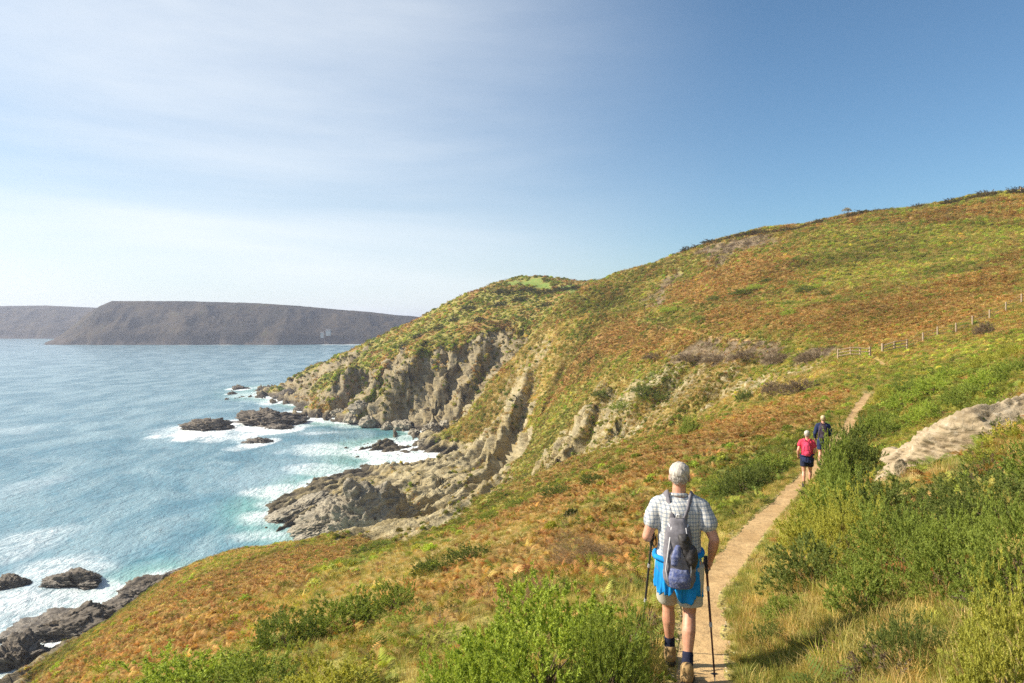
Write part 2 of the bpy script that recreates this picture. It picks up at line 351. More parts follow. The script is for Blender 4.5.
def cover(x, y, h):
    """weights of the seven ground covers at world points"""
    r = np.hypot(x, y); Wt = np.zeros((7,)+x.shape, np.float32)
    n1 = fbm(x/14, y/14, oct=4, seed=41); n2 = fbm(x/3.5+7, y/3.5, oct=4, seed=42); n3 = fbm(x/6, y/6+3, oct=4, seed=43)
    Wt[GREEN] = 0.55+0.5*n1; Wt[RUST] = 0.35-0.45*n1+0.3*n3; Wt[TAN] = 0.28+0.5*n2; Wt[HEATH] = 0.10+0.35*n3; Wt[LUSH] = 0.12+0.5*n2
    Wt = np.maximum(Wt, 0)
    a, b = warp(x, y)
    for k, s, f, P in PATCHW:
        m = s*poly_mask(a, b, P, f)*(0.82+0.5*n2); m = np.clip(m, 0, 1)
        Wt *= (1-m); Wt[k] += m
    d, hp = path_d(x, y); e = sstep(1.3, 0.3, np.abs(d))*(y < 50)
    Wt *= 1-0.8*e; Wt[TAN] += 0.45*e; Wt[GREEN] += 0.35*e
    Wt /= np.maximum(Wt.sum(0), 1e-6)
    Wt = Wt**3.0; Wt /= Wt.sum(0)
    rk = rock_mask(x, y, h)
    Wt *= (1-rk); Wt[ROCK] = rk
    return Wt

def grid_mesh(name, P, closed=False, smooth=True):
    """P: (cols, rows, 3)"""
    nc, nr = P.shape[:2]
    me = bpy.data.meshes.new(name)
    me.vertices.add(nc*nr); me.vertices.foreach_set('co', P.astype(np.float32).ravel())
    i = np.arange(nc if closed else nc-1)[:, None]; j = np.arange(nr-1)[None, :]
    i2 = (i+1) % nc
    F = np.stack([i*nr+j, i2*nr+j, i2*nr+j+1, i*nr+j+1], -1).reshape(-1, 4).astype(np.int32)
    me.loops.add(F.size); me.loops.foreach_set('vertex_index', F.ravel())
    me.polygons.add(len(F)); me.polygons.foreach_set('loop_start', np.arange(0, F.size, 4, dtype=np.int32))
    me.polygons.foreach_set('use_smooth', np.full(len(F), smooth))
    me.update(calc_edges=True)
    return me
def col_attr(me, name, A):
    at = me.color_attributes.new(name, 'FLOAT_COLOR', 'POINT')
    A = np.asarray(A, np.float32)
    if A.shape[-1] == 3: A = np.concatenate([A, np.ones(A.shape[:-1]+(1,), np.float32)], -1)
    at.data.foreach_set('color', A.reshape(-1))
def structure(name, me, mats):
    o = bpy.data.objects.new(name, me); COL.objects.link(o); o['kind'] = 'structure'
    for m in (mats if isinstance(mats, list) else [mats]): me.materials.append(m)
    return o

CCOL = {RUST: (0.300, 0.150, 0.045), GREEN: (0.270, 0.265, 0.055), TAN: (0.400, 0.300, 0.115), HEATH: (0.190, 0.140, 0.100), ROCK: (0.30, 0.26, 0.19), FIELD: (0.17, 0.27, 0.05), LUSH: (0.125, 0.175, 0.032)}
def relief(x, y, h, rk):
    """lumps and ledges of the rocks: displacement along the surface normal, in metres"""
    # beds dip towards the sea: coordinates along and across them
    far = sstep(270, 300, y)
    s = (x-y)*0.66+h*0.9; t = (x+y)*0.7+0.15*h
    saw = (s/6.2+0.7*fbm(t/16, s/20, oct=3, seed=50)) % 1.0                     # sawtooth edges of the tilted beds
    saw2 = (s/2.1+0.6*fbm(t/8, s/9, oct=3, seed=58)) % 1.0
    saw = np.where(saw < 0.72, saw/0.72, (1-saw)/0.28); saw2 = np.where(saw2 < 0.7, saw2/0.7, (1-saw2)/0.3)
    bed = fbm(s/2.0, t/15, (x-y)/40, oct=4, seed=51, ridged=True)
    blk = fbm(x/9, y/9, h/7, oct=4, seed=52)
    fa = facet(s/4.5, t/11, 53, 1.2); fb = facet((x+0.3*h)/6.0+0.2*blk, (h+0.25*y)/9.0, 54, 1.5); fc = facet((x+0.2*h)/2.3, (h*0.8+0.3*y)/3.6, 56, 1.5)
    cr = 1-np.abs(fbm(t/3.4, s/11, h/14, oct=4, seed=55))*3.2
    amp = 0.45+0.75*sstep(-0.4, 0.4, fbm(x/17, y/17, oct=2, seed=59))
    near_ = (1-far)*(0.55*bed+1.0*blk-0.8*np.clip(cr, 0, 1)+(2.3*(saw-0.5)+0.95*(saw2-0.5)+0.9*fa)*amp)
    far_ = far*(1.6*blk+3.2*fb+1.3*fc+0.5*bed-0.8*np.clip(cr, 0, 1))
    return rk*(near_+far_)

t1 = time.time()
colpx = np.arange(-210, 1235, 1.35/QUAL)
th = np.arctan((colpx-CX)/FX)
th = np.r_[th, np.radians(np.arange(math.degrees(th[-1])+3, 360+math.degrees(th[0])-1.5, 3.0))]
_lr = [math.log(0.7)]
while _lr[-1] < math.log(1000):
    _lr.append(_lr[-1]+(0.0023 if math.log(140) < _lr[-1] < math.log(400) else 0.0048)/QUAL)
rr = np.exp(np.array(_lr))
TH, RR = np.meshgrid(th, rr, indexing='ij')
GX, GY = RR*np.sin(TH), RR*np.cos(TH)
GH = base_h(GX, GY)
RK = rock_mask(GX, GY, GH)
d, hp = path_d(GX, GY)
GZ = GH - 0.05*sstep(0.22, 0.12, np.abs(d))*(GY < 84)
P = np.stack([GX, GY, GZ], -1)
du = np.gradient(P, axis=0); dv = np.gradient(P, axis=1)
N = np.cross(dv, du); N /= np.maximum(np.linalg.norm(N, axis=-1, keepdims=True), 1e-9)
N *= np.sign(N[..., 2:3]+1e-9)
mk = RK > 0.01
D = np.zeros(GX.shape, np.float32); D[mk] = relief(GX[mk], GY[mk], GZ[mk], RK[mk])
D *= sstep(20, 80, RR)*(0.45+0.55*sstep(135, 158, GY+0.4*GX+25))
P = P + N*D[..., None]
cv = cover(GX, GY, GH)
me = grid_mesh('ground', P, closed=True)
col = np.zeros(GX.shape+(3,), np.float32)
for k, c in CCOL.items():
    if k != ROCK: col += cv[k][..., None]*np.array(c, np.float32)
rest = np.maximum(1-cv[ROCK], 1e-3)[..., None]
col = np.where(rest > 0.02, col/rest, np.array(CCOL[TAN], np.float32))
col_attr(me, 'plants', col)
col_attr(me, 'masks', np.stack([cv[ROCK], np.clip(cv[TAN]+cv[RUST], 0, 1), cv[FIELD]], -1))
print('ground', P.shape, 'in', round(time.time()-t1, 1))
GROUND_P, GROUND_RK, GROUND_N, GROUND_CV, GROUND_COL = P, RK, N, cv, col

def mat_ground(t, b):
    g = t.node('ShaderNodeNewGeometry'); pos = g.outputs['Position']
    mk_ = t.node('ShaderNodeSeparateColor'); t.l.new(t.attr('masks', 'Color'), mk_.inputs[0])
    pl = t.attr('plants', 'Color')
    nA = t.noise(pos, 2.2, 4, 0.65); nB = t.noise(pos, 0.35, 4, 0.6); nC = t.noise(pos, 9.0, 3, 0.7)
    pl = t.mix(t.rng(nA, 0.35, 0.75, 0.0, 0.55), pl, (0.10, 0.10, 0.03))
    pl = t.mix(t.rng(nB, 0.5, 0.75, 0.0, 0.4), pl, (0.40, 0.27, 0.10))
    pl = t.mix(t.rng(nC, 0.45, 0.8, 0.0, 0.5), pl, (0.42, 0.30, 0.13))
    # rock: banded slate, pale lichen, dark wet foot
    xyz = t.node('ShaderNodeSeparateXYZ'); t.l.new(pos, xyz.inputs[0])
    mp = t.node('ShaderNodeMapping'); t.l.new(pos, mp.inputs[0]); mp.inputs['Rotation'].default_value = (R(35), R(-40), R(20)); mp.inputs['Scale'].default_value = (0.25, 0.25, 1.8)
    nD = t.noise(mp.outputs[0], 0.8, 6, 0.65, 0.5); nE = t.noise(pos, 0.16, 4, 0.6); nF = t.noise(pos, 1.1, 5, 0.7)
    rk = t.ramp(nD, [(0.25, (0.12, 0.098, 0.060)), (0.42, (0.30, 0.25, 0.145)), (0.57, (0.42, 0.355, 0.21)), (0.8, (0.55, 0.48, 0.31))])
    rk = t.mix(t.rng(nE, 0.45, 0.62, 0, 0.65), rk, (0.33, 0.255, 0.115))
    rk = t.mix(t.rng(nF, 0.55, 0.72, 0, 0.6), rk, (0.10, 0.085, 0.065))
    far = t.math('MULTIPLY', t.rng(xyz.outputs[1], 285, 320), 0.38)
    rk = t.mix(far, rk, (0.17, 0.135, 0.095))  # far cliff rock darkened: its shade is put into the colour
    lvl = t.math('MULTIPLY_ADD', nE, 5.0, xyz.outputs[2])
    rk = t.mix(t.rng(lvl, 6.2, 3.6, 0, 0.85), rk, (0.055, 0.046, 0.038))
    msk = t.rng(t.math('MULTIPLY_ADD', t.math('SUBTRACT', nF, 0.5), 0.9, mk_.outputs[0]), 0.38, 0.55)
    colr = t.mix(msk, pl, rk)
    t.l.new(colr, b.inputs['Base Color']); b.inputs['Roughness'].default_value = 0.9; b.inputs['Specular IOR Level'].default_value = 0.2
    bp = t.node('ShaderNodeBump'); bp.inputs['Strength'].default_value = 0.9; bp.inputs['Distance'].default_value = 0.7
    hh = t.math('ADD', t.math('MULTIPLY', nD, msk), t.math('MULTIPLY', t.math('ADD', nF, t.math('MULTIPLY', nA, 0.4)), 0.5))
    t.l.new(hh, bp.inputs['Height']); t.l.new(bp.outputs[0], b.inputs['Normal'])
M_GROUND = material('ground cover', mat_ground)
structure('ground', me, M_GROUND)

# ------------------------------------------------------------------ the sea
SEA_ROCKS = []    # (x, y, radius) filled before the foam is worked out
def rockpix(px, py):
    Y = HC*FX/(py-HY); return ((px-CX)/FX*Y, Y)
ROCKS_AT = [  # px centre, waterline py, width px, height px, depth ratio, seed, label
 (266, 424, 62, 15, 0.8, 1, 'large rounded dark rock, tallest of the rocks standing in the sea'),
 (206, 430, 44, 11, 0.7, 2, 'long low dark sea rock left of the large rounded one, washed by foam'),
 (278, 429, 30, 5, 0.6, 3, 'flat dark rock just in front of the large rounded sea rock'),
 (255, 443, 25, 5, 0.6, 4, 'small thin dark rock, lowest and nearest of the rocks out in the bay'),
 (286, 399, 32, 9, 0.6, 5, 'dark rock shelf off the tip of the headland'),
 (240, 389, 14, 4, 0.6, 6, 'small pair of wet rock humps awash left of the headland tip'),
 (231, 394, 8, 3, 0.6, 7, 'tiny black rock awash farthest out from the headland tip'),
 (303, 411, 24, 5, 0.6, 8, 'low wet rock slab between the headland foot and the large sea rock'),
]
def mat_sea(t, b):
    g = t.node('ShaderNodeNewGeometry'); pos = g.outputs['Position']
    fm = t.node('ShaderNodeSeparateColor'); t.l.new(t.attr('foam', 'Color'), fm.inputs[0])
    mp = t.node('ShaderNodeMapping'); t.l.new(pos, mp.inputs[0]); mp.inputs['Rotation'].default_value = (0, 0, R(25)); mp.inputs['Scale'].default_value = (1, 0.45, 1)
    f1 = t.noise(mp.outputs[0], 0.30, 6, 0.68, 1.2); f2 = t.noise(mp.outputs[0], 0.055, 4, 0.6, 0.8); f3 = t.noise(mp.outputs[0], 1.6, 5, 0.7, 0.6)
    lace = t.math('SUBTRACT', 1.0, t.math('MULTIPLY', t.math('ABSOLUTE', t.math('SUBTRACT', f1, 0.5)), 5.5), clamp=True)
    lace2 = t.math('SUBTRACT', 1.0, t.math('MULTIPLY', t.math('ABSOLUTE', t.math('SUBTRACT', f3, 0.5)), 6.0), clamp=True)
    amt = fm.outputs[0]
    dense = t.rng(t.math('ADD', t.math('ADD', t.math('MULTIPLY', f1, 1.1), t.math('MULTIPLY', f3, 0.5)), t.math('MULTIPLY', amt, 0.8)), 1.32, 1.62)
    thin = t.math('MULTIPLY', t.math('MULTIPLY', t.math('MAXIMUM', lace, t.math('MULTIPLY', lace2, 0.7)), t.rng(t.math('MAXIMUM', amt, fm.outputs[2]), 0.06, 0.75)), 0.8)
    thin = t.math('MAXIMUM', thin, t.math('MULTIPLY', t.math('MULTIPLY', lace2, t.rng(f2, 0.35, 0.65)), 0.26))  # faint lace over open water: small wave highlights painted in white
    foam = t.math('MAXIMUM', dense, thin)
    caps = t.math('MULTIPLY', t.rng(t.math('MULTIPLY_ADD', fm.outputs[2], 0.10, f3), 0.60, 0.70), t.rng(f2, 0.40, 0.62, 0.25, 1.0))
    foam = t.math('MAXIMUM', foam, t.math('MULTIPLY', caps, 0.7), clamp=True)
    deep = t.mix(t.rng(f2, 0.35, 0.65), (0.080, 0.215, 0.285), (0.120, 0.280, 0.345))
    deep = t.mix(t.rng(fm.outputs[1], 0.05, 0.8, 0, 0.8), deep, (0.14, 0.36, 0.32))
    t.l.new(t.mix(foam, deep, (0.80, 0.83, 0.84)), b.inputs['Base Color'])
    t.l.new(t.rng(foam, 0, 1, 0.16, 0.8), b.inputs['Roughness']); b.inputs['IOR'].default_value = 1.33
    bp = t.node('ShaderNodeBump'); bp.inputs['Strength'].default_value = 1.0; bp.inputs['Distance'].default_value = 0.9
    w1 = t.noise(mp.outputs[0], 0.55, 5, 0.62, 0.4)
    t.l.new(t.math('ADD', w1, t.math('MULTIPLY', foam, 0.25)), bp.inputs['Height']); t.l.new(bp.outputs[0], b.inputs['Normal'])
M_SEA = material('sea water', mat_sea)
scol = np.arange(-300, 760, 2.6/QUAL)
sth = np.arctan((scol-CX)/FX); sth = np.r_[R(-89), R(-75), R(-65), R(-56), sth, R(30), R(38)]
sr = np.r_[np.exp(np.arange(math.log(45), math.log(1650), 0.0055/QUAL)), 1900, 2400, 3200, 4500, 6000]
ST, SR = np.meshgrid(sth, sr, indexing='ij'); sx, sy = SR*np.sin(ST), SR*np.cos(ST)
hs_ = tps(sx, sy); hs_ = np.where(SR > 800, -20, hs_)
shore = sstep(-4.0, 0.5, hs_+2.2*fbm(sx/14, sy/14, oct=3, seed=61))
shallow = sstep(-9.0, 0.5, hs_)
for px, py, wpx, hpx, dr, sd, lb in ROCKS_AT:
    x0, y0 = rockpix(px, py); rad = 0.5*wpx/FX*y0
    dd = np.hypot((sx-x0)/(rad*1.25), (sy-y0)/(rad*2.2))
    shore = np.maximum(shore, sstep(1.8, 0.75, dd+0.75*fbm(sx/8, sy/12, oct=4, seed=62)))
def fblob(px, py, rx, ry, s):
    x0, y0 = rockpix(px, py)
    return s*sstep(1.3, 0.3, np.hypot((sx-x0)/rx, (sy-y0)/ry)+0.5*fbm(sx/12, sy/12, oct=3, seed=63))
openf = np.zeros_like(shore)
for q in ((150, 640, 12, 8, 0.8), (60, 640, 14, 10, 0.9), (20, 600, 12, 9, 0.8), (100, 595, 14, 7, 0.75), (320, 470, 16, 14, 0.55), (282, 492, 12, 12, 0.75),
          (270, 515, 9, 12, 0.8), (255, 395, 25, 25, 0.5), (190, 430, 20, 22, 0.55), (270, 535, 14, 8, 0.5), (170, 575, 10, 6, 0.6), (320, 433, 14, 10, 0.5)):
    shore = np.maximum(shore, fblob(*q))
for q in ((15, 490, 14, 34, 0.38), (25, 545, 14, 18, 0.5), (70, 570, 14, 10, 0.6), (15, 430, 22, 24, 0.4), (320, 450, 20, 16, 0.6), (350, 425, 18, 14, 0.5), (190, 520, 22, 12, 0.16), (120, 480, 30, 20, 0.14), (60, 600, 30, 14, 0.7), (270, 480, 22, 24, 0.3), (280, 400, 30, 40, 0.35)):
    openf = np.maximum(openf, fblob(*q))
shore = np.maximum(shore, 0.75*sstep(1462, 1484, sy)*sstep(-0.1, 0.3, fbm(sx/40, sy/40, oct=3, seed=66))*(SR < 1800))
wave = (0.42*fbm(sx/11+0.2*sy/11, sy/16, oct=3, seed=64)+0.16*fbm(sx/3.5, sy/4.5, oct=3, seed=65))*sstep(900, 300, SR)
sm = grid_mesh('sea', np.stack([sx, sy, wave], -1))
col_attr(sm, 'foam', np.stack([shore, shallow, openf], -1))
structure('sea', sm, M_SEA)

# ------------------------------------------------------------------ the headland across the bay
def mat_hill(t, b):
    g = t.node('ShaderNodeNewGeometry'); pos = g.outputs['Position']
    xyz = t.node('ShaderNodeSeparateXYZ'); t.l.new(pos, xyz.inputs[0])
    a = t.noise(pos, 0.012, 5, 0.6); c = t.noise(pos, 0.05, 5, 0.7); d_ = t.noise(pos, 0.2, 4, 0.7)
    k = t.ramp(t.math('ADD', t.math('MULTIPLY', a, 0.5), t.math('MULTIPLY', c, 0.5)), [(0.36, (0.014, 0.014, 0.011)), (0.47, (0.030, 0.025, 0.020)), (0.56, (0.060, 0.045, 0.030)), (0.66, (0.055, 0.058, 0.028))])
    k = t.mix(t.rng(d_, 0.45, 0.7, 0, 0.35), k, (0.03, 0.035, 0.018))
    k = t.mix(t.rng(t.math('MULTIPLY_ADD', c, 18, xyz.outputs[2]), 24, 14, 0, 0.8), k, (0.075, 0.06, 0.05))
    t.l.new(k, b.inputs['Base Color']); b.inputs['Roughness'].default_value = 0.95; b.inputs['Specular IOR Level'].default_value = 0.1
M_HILL = material('far hillside', mat_hill)
def headland(name, prof, Y0, Y1, px0, px1, seed, back=500, sea_end=None):
    xs = np.arange(px0, px1, 1.2); n = 120
    top = np.interp(xs, [p[0] for p in prof], [p[1] for p in prof])
    f = np.concatenate([np.linspace(-0.15, 1, n), np.linspace(1.1, 4, 14)])
    XX, FF = np.meshgrid(xs, f, indexing='ij'); TT = np.repeat(top[:, None], len(f), 1)
    Yw = np.interp(xs, [p[0] for p in prof], [p[2] for p in prof])[:, None]
    Yc = Yw + (Y1-Y0)
    YY = Yw+FF*(Y1-Y0); wx = (XX-CX)/FX*(Yw+np.clip(FF, 0, 1)*(Y1-Y0))
    Zc = HC+(HY-TT)/FX*Yc
    s = np.clip(FF, 0, 1)
    shape = np.where(FF < 0, FF*2.0, 0.16*sstep(0, 0.06, s)+0.84*np.power(s, 0.8))
    Z = np.where(FF < 1, Zc*shape, Zc*(1-0.02*(FF-1)))
    gl = fbm(wx/110+YY/400, YY/160, oct=5, seed=seed, ridged=True)
    bell = np.sin(np.pi*np.clip(s, 0, 1)**0.8)*(FF < 1)*(FF > 0)
    Z = Z+Zc*0.25*gl*bell+1.7*fbm(wx/11, YY/11, oct=4, seed=seed+1)*(FF > 0.05)*np.where(FF > 0.9, 0.5, 1.0)
    YY = YY+20*fbm(wx/70, Z/60, oct=4, seed=seed+3)*(FF < 1)*(1-s)
    me = grid_mesh(name, np.stack([wx, YY, Z], -1))
    return structure(name, me, M_HILL)
headland('hills', [(-260, 303, 2050), (0, 306, 2050), (45, 305.5, 2050), (100, 308, 2050), (180, 312, 2050)], 2050, 2400, -260, 180, 71)
headland('headland', [(44, 343, 1500), (52, 340, 1495), (62, 334, 1490), (74, 325, 1490), (88, 313, 1490), (100, 306, 1490), (112, 301, 1490), (180, 301, 1490), (255, 303, 1495), (300, 306, 1500), (332, 309, 1520), (370, 312, 1545), (392, 315, 1580), (412, 316, 1620), (440, 322, 1650), (520, 325, 1700)], 1490, 1640, 44, 520, 81)
#@@STAGE2
# ------------------------------------------------------------------ mesh helpers
rng = np.random.default_rng(7)
class MB:
    """collects vertices and faces; build() links them as ONE mesh object"""
    def __init__(s): s.v = []; s.f = []; s.n = 0; s.mi = []
    def add(s, V, F, mat=0):
        V = np.asarray(V, float).reshape(-1, 3)
        s.v.append(V); s.f += [tuple(int(i)+s.n for i in f) for f in F]; s.mi += [mat]*len(F); s.n += len(V)
    def tube(s, pts, rad, n=8, mat=0, flat=None):
        pts = [Vector(p) for p in pts]; rad = rad if isinstance(rad, (list, tuple)) else [rad]*len(pts)
        V = []; F = []; up = Vector((0.13, 0.21, 1)); m = len(pts); u = None
        for i, p in enumerate(pts):
            t = (pts[min(i+1, m-1)]-pts[max(i-1, 0)]).normalized()
            u = (up-t*up.dot(t)) if u is None else (u-t*u.dot(t))
            if u.length < 1e-5: u = t.orthogonal()
            u.normalize(); v = t.cross(u)
            for k in range(n):
                a = 2*math.pi*k/n; V.append(p+(u*math.cos(a)+v*math.sin(a)*(flat or 1))*rad[i])
        for i in range(m-1):
            for k in range(n):
                F.append((i*n+k, i*n+(k+1) % n, (i+1)*n+(k+1) % n, (i+1)*n+k))
        F.append(tuple(range(n-1, -1, -1))); F.append(tuple((m-1)*n+k for k in range(n)))
        s.add([tuple(q) for q in V], F, mat)
    def box(s, c, size, rz=0, tilt=None, mat=0):
        M = Matrix.Rotation(rz, 3, 'Z')
        if tilt is not None: M = tilt
        V = [Vector(c)+M@Vector((sx_*size[0]/2, sy_*size[1]/2, sz_*size[2]/2)) for sx_ in (-1, 1) for sy_ in (-1, 1) for sz_ in (-1, 1)]
        s.add([tuple(q) for q in V], [(0, 1, 3, 2), (4, 6, 7, 5), (0, 4, 5, 1), (2, 3, 7, 6), (0, 2, 6, 4), (1, 5, 7, 3)], mat)
    def mesh(s, name, mats, smooth=False):
        me = bpy.data.meshes.new(name); me.from_pydata(np.concatenate(s.v).tolist() if s.v else [], [], s.f)
        for m in (mats if isinstance(mats, list) else [mats]): me.materials.append(m)
        if any(s.mi): me.polygons.foreach_set('material_index', s.mi)
        if smooth: me.polygons.foreach_set('use_smooth', [True]*len(me.polygons))
        me.update(); return me
    def build(s, name, mats, parent=None, smooth=False):
        return link(name, s.mesh(name, mats, smooth), parent)
def link(name, me, parent=None):
    o = bpy.data.objects.new(name, me); COL.objects.link(o)
    if parent is not None: o.parent = parent
    return o
def tag(o, label, cat, group=None):
    o['label'] = label; o['category'] = cat
    if group: o['group'] = group
    return o
def empty(name, loc, rz=0, scale=1.0):
    o = bpy.data.objects.new(name, None); COL.objects.link(o); o.location = loc; o.rotation_euler = (0, 0, rz)
    o.scale = (scale,)*3 if isinstance(scale, (int, float)) else scale
    o.empty_display_size = 0.2; return o
def copy_tree(o, parent=None):
    c = o.copy(); COL.objects.link(c); c.parent = parent
    for k in ('label', 'group'):
        pass
    for ch in list(o.children): copy_tree(ch, c)
    return c
def tri_mesh(name, V, mats):
    """V (n,3,3) loose triangles"""
    V = np.asarray(V, np.float32); n = len(V); me = bpy.data.meshes.new(name)
    me.vertices.add(n*3); me.vertices.foreach_set('co', V.reshape(-1))
    me.loops.add(n*3); me.loops.foreach_set('vertex_index', np.arange(n*3, dtype=np.int32))
    me.polygons.add(n); me.polygons.foreach_set('loop_start', np.arange(0, n*3, 3, dtype=np.int32)); me.update(calc_edges=True)
    for m in (mats if isinstance(mats, list) else [mats]): me.materials.append(m)
    return me
def gz(x, y): return float(base_h(np.array([float(x)]), np.array([float(y)]))[0])
def ground_at(px, py):
    x, y = cast(px, py); return Vector((x, y, gz(x, y)))

# ------------------------------------------------------------------ plant materials and meshes
def mat_leaf(kind):
    def f(t, b):
        if kind == 'inst': c = t.attr('tint', 'Color', 'INSTANCER')
        else:
            oi = t.node('ShaderNodeObjectInfo'); c = oi.outputs['Color']
        g = t.node('ShaderNodeNewGeometry')
        r_ = g.outputs['Random Per Island']
        n = t.noise(g.outputs['Position'], 1.7, 3, 0.6)
        c = t.mix(t.math('MULTIPLY', r_, 0.5), c, t.mix(1.0, c, (1.5, 1.25, 0.75), 'MULTIPLY'))
        c = t.mix(t.rng(n, 0.35, 0.7, 0, 0.5), c, t.mix(1.0, c, (0.55, 0.62, 0.6), 'MULTIPLY'))
        t.l.new(c, b.inputs['Base Color']); b.inputs['Roughness'].default_value = 0.75; b.inputs['Specular IOR Level'].default_value = 0.25
        tr = t.node('ShaderNodeBsdfTranslucent'); t.l.new(t.mix(1.0, c, (1.2, 1.15, 0.6), 'MULTIPLY'), tr.inputs[0])
        ms = t.node('ShaderNodeMixShader'); ms.inputs[0].default_value = 0.32
        t.l.new(b.outputs[0], ms.inputs[1]); t.l.new(tr.outputs[0], ms.inputs[2])
        out = [q for q in t.n if q.type == 'OUTPUT_MATERIAL'][0]; t.l.new(ms.outputs[0], out.inputs[0])
    return f
M_LEAFI = material('leaf of ground plants', mat_leaf('inst'))
M_LEAF = material('leaf of shrubs', mat_leaf('obj'))
def flatmat(name, colr, rough=0.8, nscale=None, col2=None, bump=0.0, spec=0.3):
    def f(t, b):
        b.inputs['Roughness'].default_value = rough; b.inputs['Specular IOR Level'].default_value = spec
        tc = t.node('ShaderNodeTexCoord'); n = t.noise(tc.outputs['Object'], nscale or 10, 4, 0.6)
        c2 = col2 or tuple(q*0.6 for q in colr)
        t.l.new(t.mix(t.rng(n, 0.3, 0.7), colr, c2), b.inputs['Base Color'])
        if bump:
            bp = t.node('ShaderNodeBump'); bp.inputs['Strength'].default_value = bump; bp.inputs['Distance'].default_value = 0.01
            t.l.new(n, bp.inputs['Height']); t.l.new(bp.outputs[0], b.inputs['Normal'])
    return material(name, f)
M_TWIG = flatmat('woody stem', (0.16, 0.11, 0.07), 0.9, 20)

def unit(v): return v/np.maximum(np.linalg.norm(v, axis=-1, keepdims=True), 1e-9)
def brush(base, tip, n, ln, wd, r_, bend=0.0, cone=0.9):
    """needles set all round a shoot; base, tip (k,3) -> (k*n,3,3)"""
    k = len(base); ax = unit(tip-base); a = r_.normal(size=(k, n, 3)); a -= (a*ax[:, None]).sum(-1, keepdims=True)*ax[:, None]; a = unit(a)
    t = (np.arange(n)+r_.random((k, n)))/n
    p = base[:, None]+(tip-base)[:, None]*t[..., None]
    d = unit(a*cone+ax[:, None]*(0.7+0.5*r_.random((k, n, 1))))
    L = ln*(1.15-0.65*t[..., None])*(0.7+0.6*r_.random((k, n, 1)))
    s = unit(np.cross(d, r_.normal(size=(k, n, 3))))*wd
    return np.stack([p-s, p+s, p+d*L], 2).reshape(-1, 3, 3)
def gorse_tris(seed, nsh, sub, nn, rad=1.0, hgt=1.0, shoot=0.28, needle=0.045, wd=0.0045):
    r_ = np.random.default_rng(seed)
    d = r_.normal(size=(nsh, 3)); d[:, 2] = np.abs(d[:, 2])*0.9-0.12; d = unit(d)
    lump = 1+0.95*fbm(d[:, 0]*2.6+seed, d[:, 1]*2.6, d[:, 2]*2.6, oct=3, seed=seed)
    R0 = (0.45+0.55*r_.random(nsh)**0.38)[:, None]*lump[:, None]
    c = d*R0*np.array([rad, rad, hgt])*0.86
    up = unit(d*1.0+np.array([0, 0, 0.30])+r_.normal(size=(nsh, 3))*0.40)
    Ls = shoot*(0.6+0.8*r_.random((nsh, 1)))
    tip = c+up*Ls
    out = [brush(c, tip, nn+6, needle, wd, r_)]
    for j in range(sub):
        t = 0.15+0.75*r_.random((nsh, 1)); b0 = c+(tip-c)*t
        dd = unit(up+r_.normal(size=(nsh, 3))*0.65); out.append(brush(b0, b0+dd*Ls*0.5*(1.15-t), nn, needle*0.8, wd, r_))
    return np.concatenate(out), c, up
def stems_mb(seed, n, rad, hgt, thick=0.012):
    r_ = random.Random(seed); mb = MB()
    for i in range(n):
        a = r_.random()*6.28; e = r_.uniform(0.1, 1.0); q = Vector((math.cos(a)*rad*0.5*e, math.sin(a)*rad*0.5*e, hgt*0.5*(1-0.4*e)))
        m_ = q*0.5+Vector((r_.uniform(-.1, .1)*rad, r_.uniform(-.1, .1)*rad, 0.05*hgt))
        mb.tube([(q.x*.05, q.y*.05, -0.15), tuple(m_), tuple(q)], [thick*1.5, thick, thick*0.4], 5)
    return mb
def leafy_tris(seed, n, rad, hgt, leaf):
    """loose small leaves through a dome"""
    r_ = np.random.default_rng(seed); d = r_.normal(size=(n, 3)); d[:, 2] = np.abs(d[:, 2]); d = unit(d)
    lump = 1+0.5*fbm(d[:, 0]*2.5+seed, d[:, 1]*2.5, d[:, 2]*2.5, oct=2, seed=seed)
    c = d*np.array([rad, rad, hgt])*(0.35+0.65*r_.random((n, 1))**0.5)*lump[:, None]
    a = unit(r_.normal(size=(n, 3))+d*0.6); b = unit(np.cross(a, r_.normal(size=(n, 3))))
    L = leaf*(0.6+0.8*r_.random((n, 1)))
    return np.stack([c-b*L*0.45, c+b*L*0.45, c+a*L*1.2], 1)
def frond_tris(seed, nf, L, npin):
    r_ = np.random.default_rng(seed); T = []
    for i in range(nf):
        az = r_.random()*6.283; rise = 0.35+0.6*r_.random(); ll = L*(0.65+0.5*r_.random())
        t = np.linspace(0, 1, npin+1); out = ll*t*(0.55+0.3*(1-rise)); z = ll*(rise*t*1.25-0.75*t*t*rise+0.02)
        px_, py_ = out*math.cos(az), out*math.sin(az); sid = np.array([-math.sin(az), math.cos(az), 0.0])
        tw = r_.normal()*0.35; sid = sid*math.cos(tw)+np.array([0, 0, math.sin(tw)])
        P_ = np.stack([px_, py_, z], 1)
        for j in range(1, npin):
            w = ll*0.24*math.sin(math.pi*min(1, 0.18+0.82*t[j]))**0.8*(1-0.55*t[j]); fw = (P_[j+1]-P_[j-1])*0.5
            for sg in (-1, 1):
                droop = np.array([0, 0, -0.25*w*r_.random()]); tip = P_[j]+sid*sg*w+fw*0.5+droop
                T.append([P_[j]-fw*0.28, P_[j]+fw*0.42, tip])
        T.append([P_[0]-sid*0.006, P_[0]+sid*0.006, P_[npin//2]]); T.append([P_[npin//2]-sid*.004, P_[npin//2]+sid*.004, P_[-1]])
    return np.array(T)
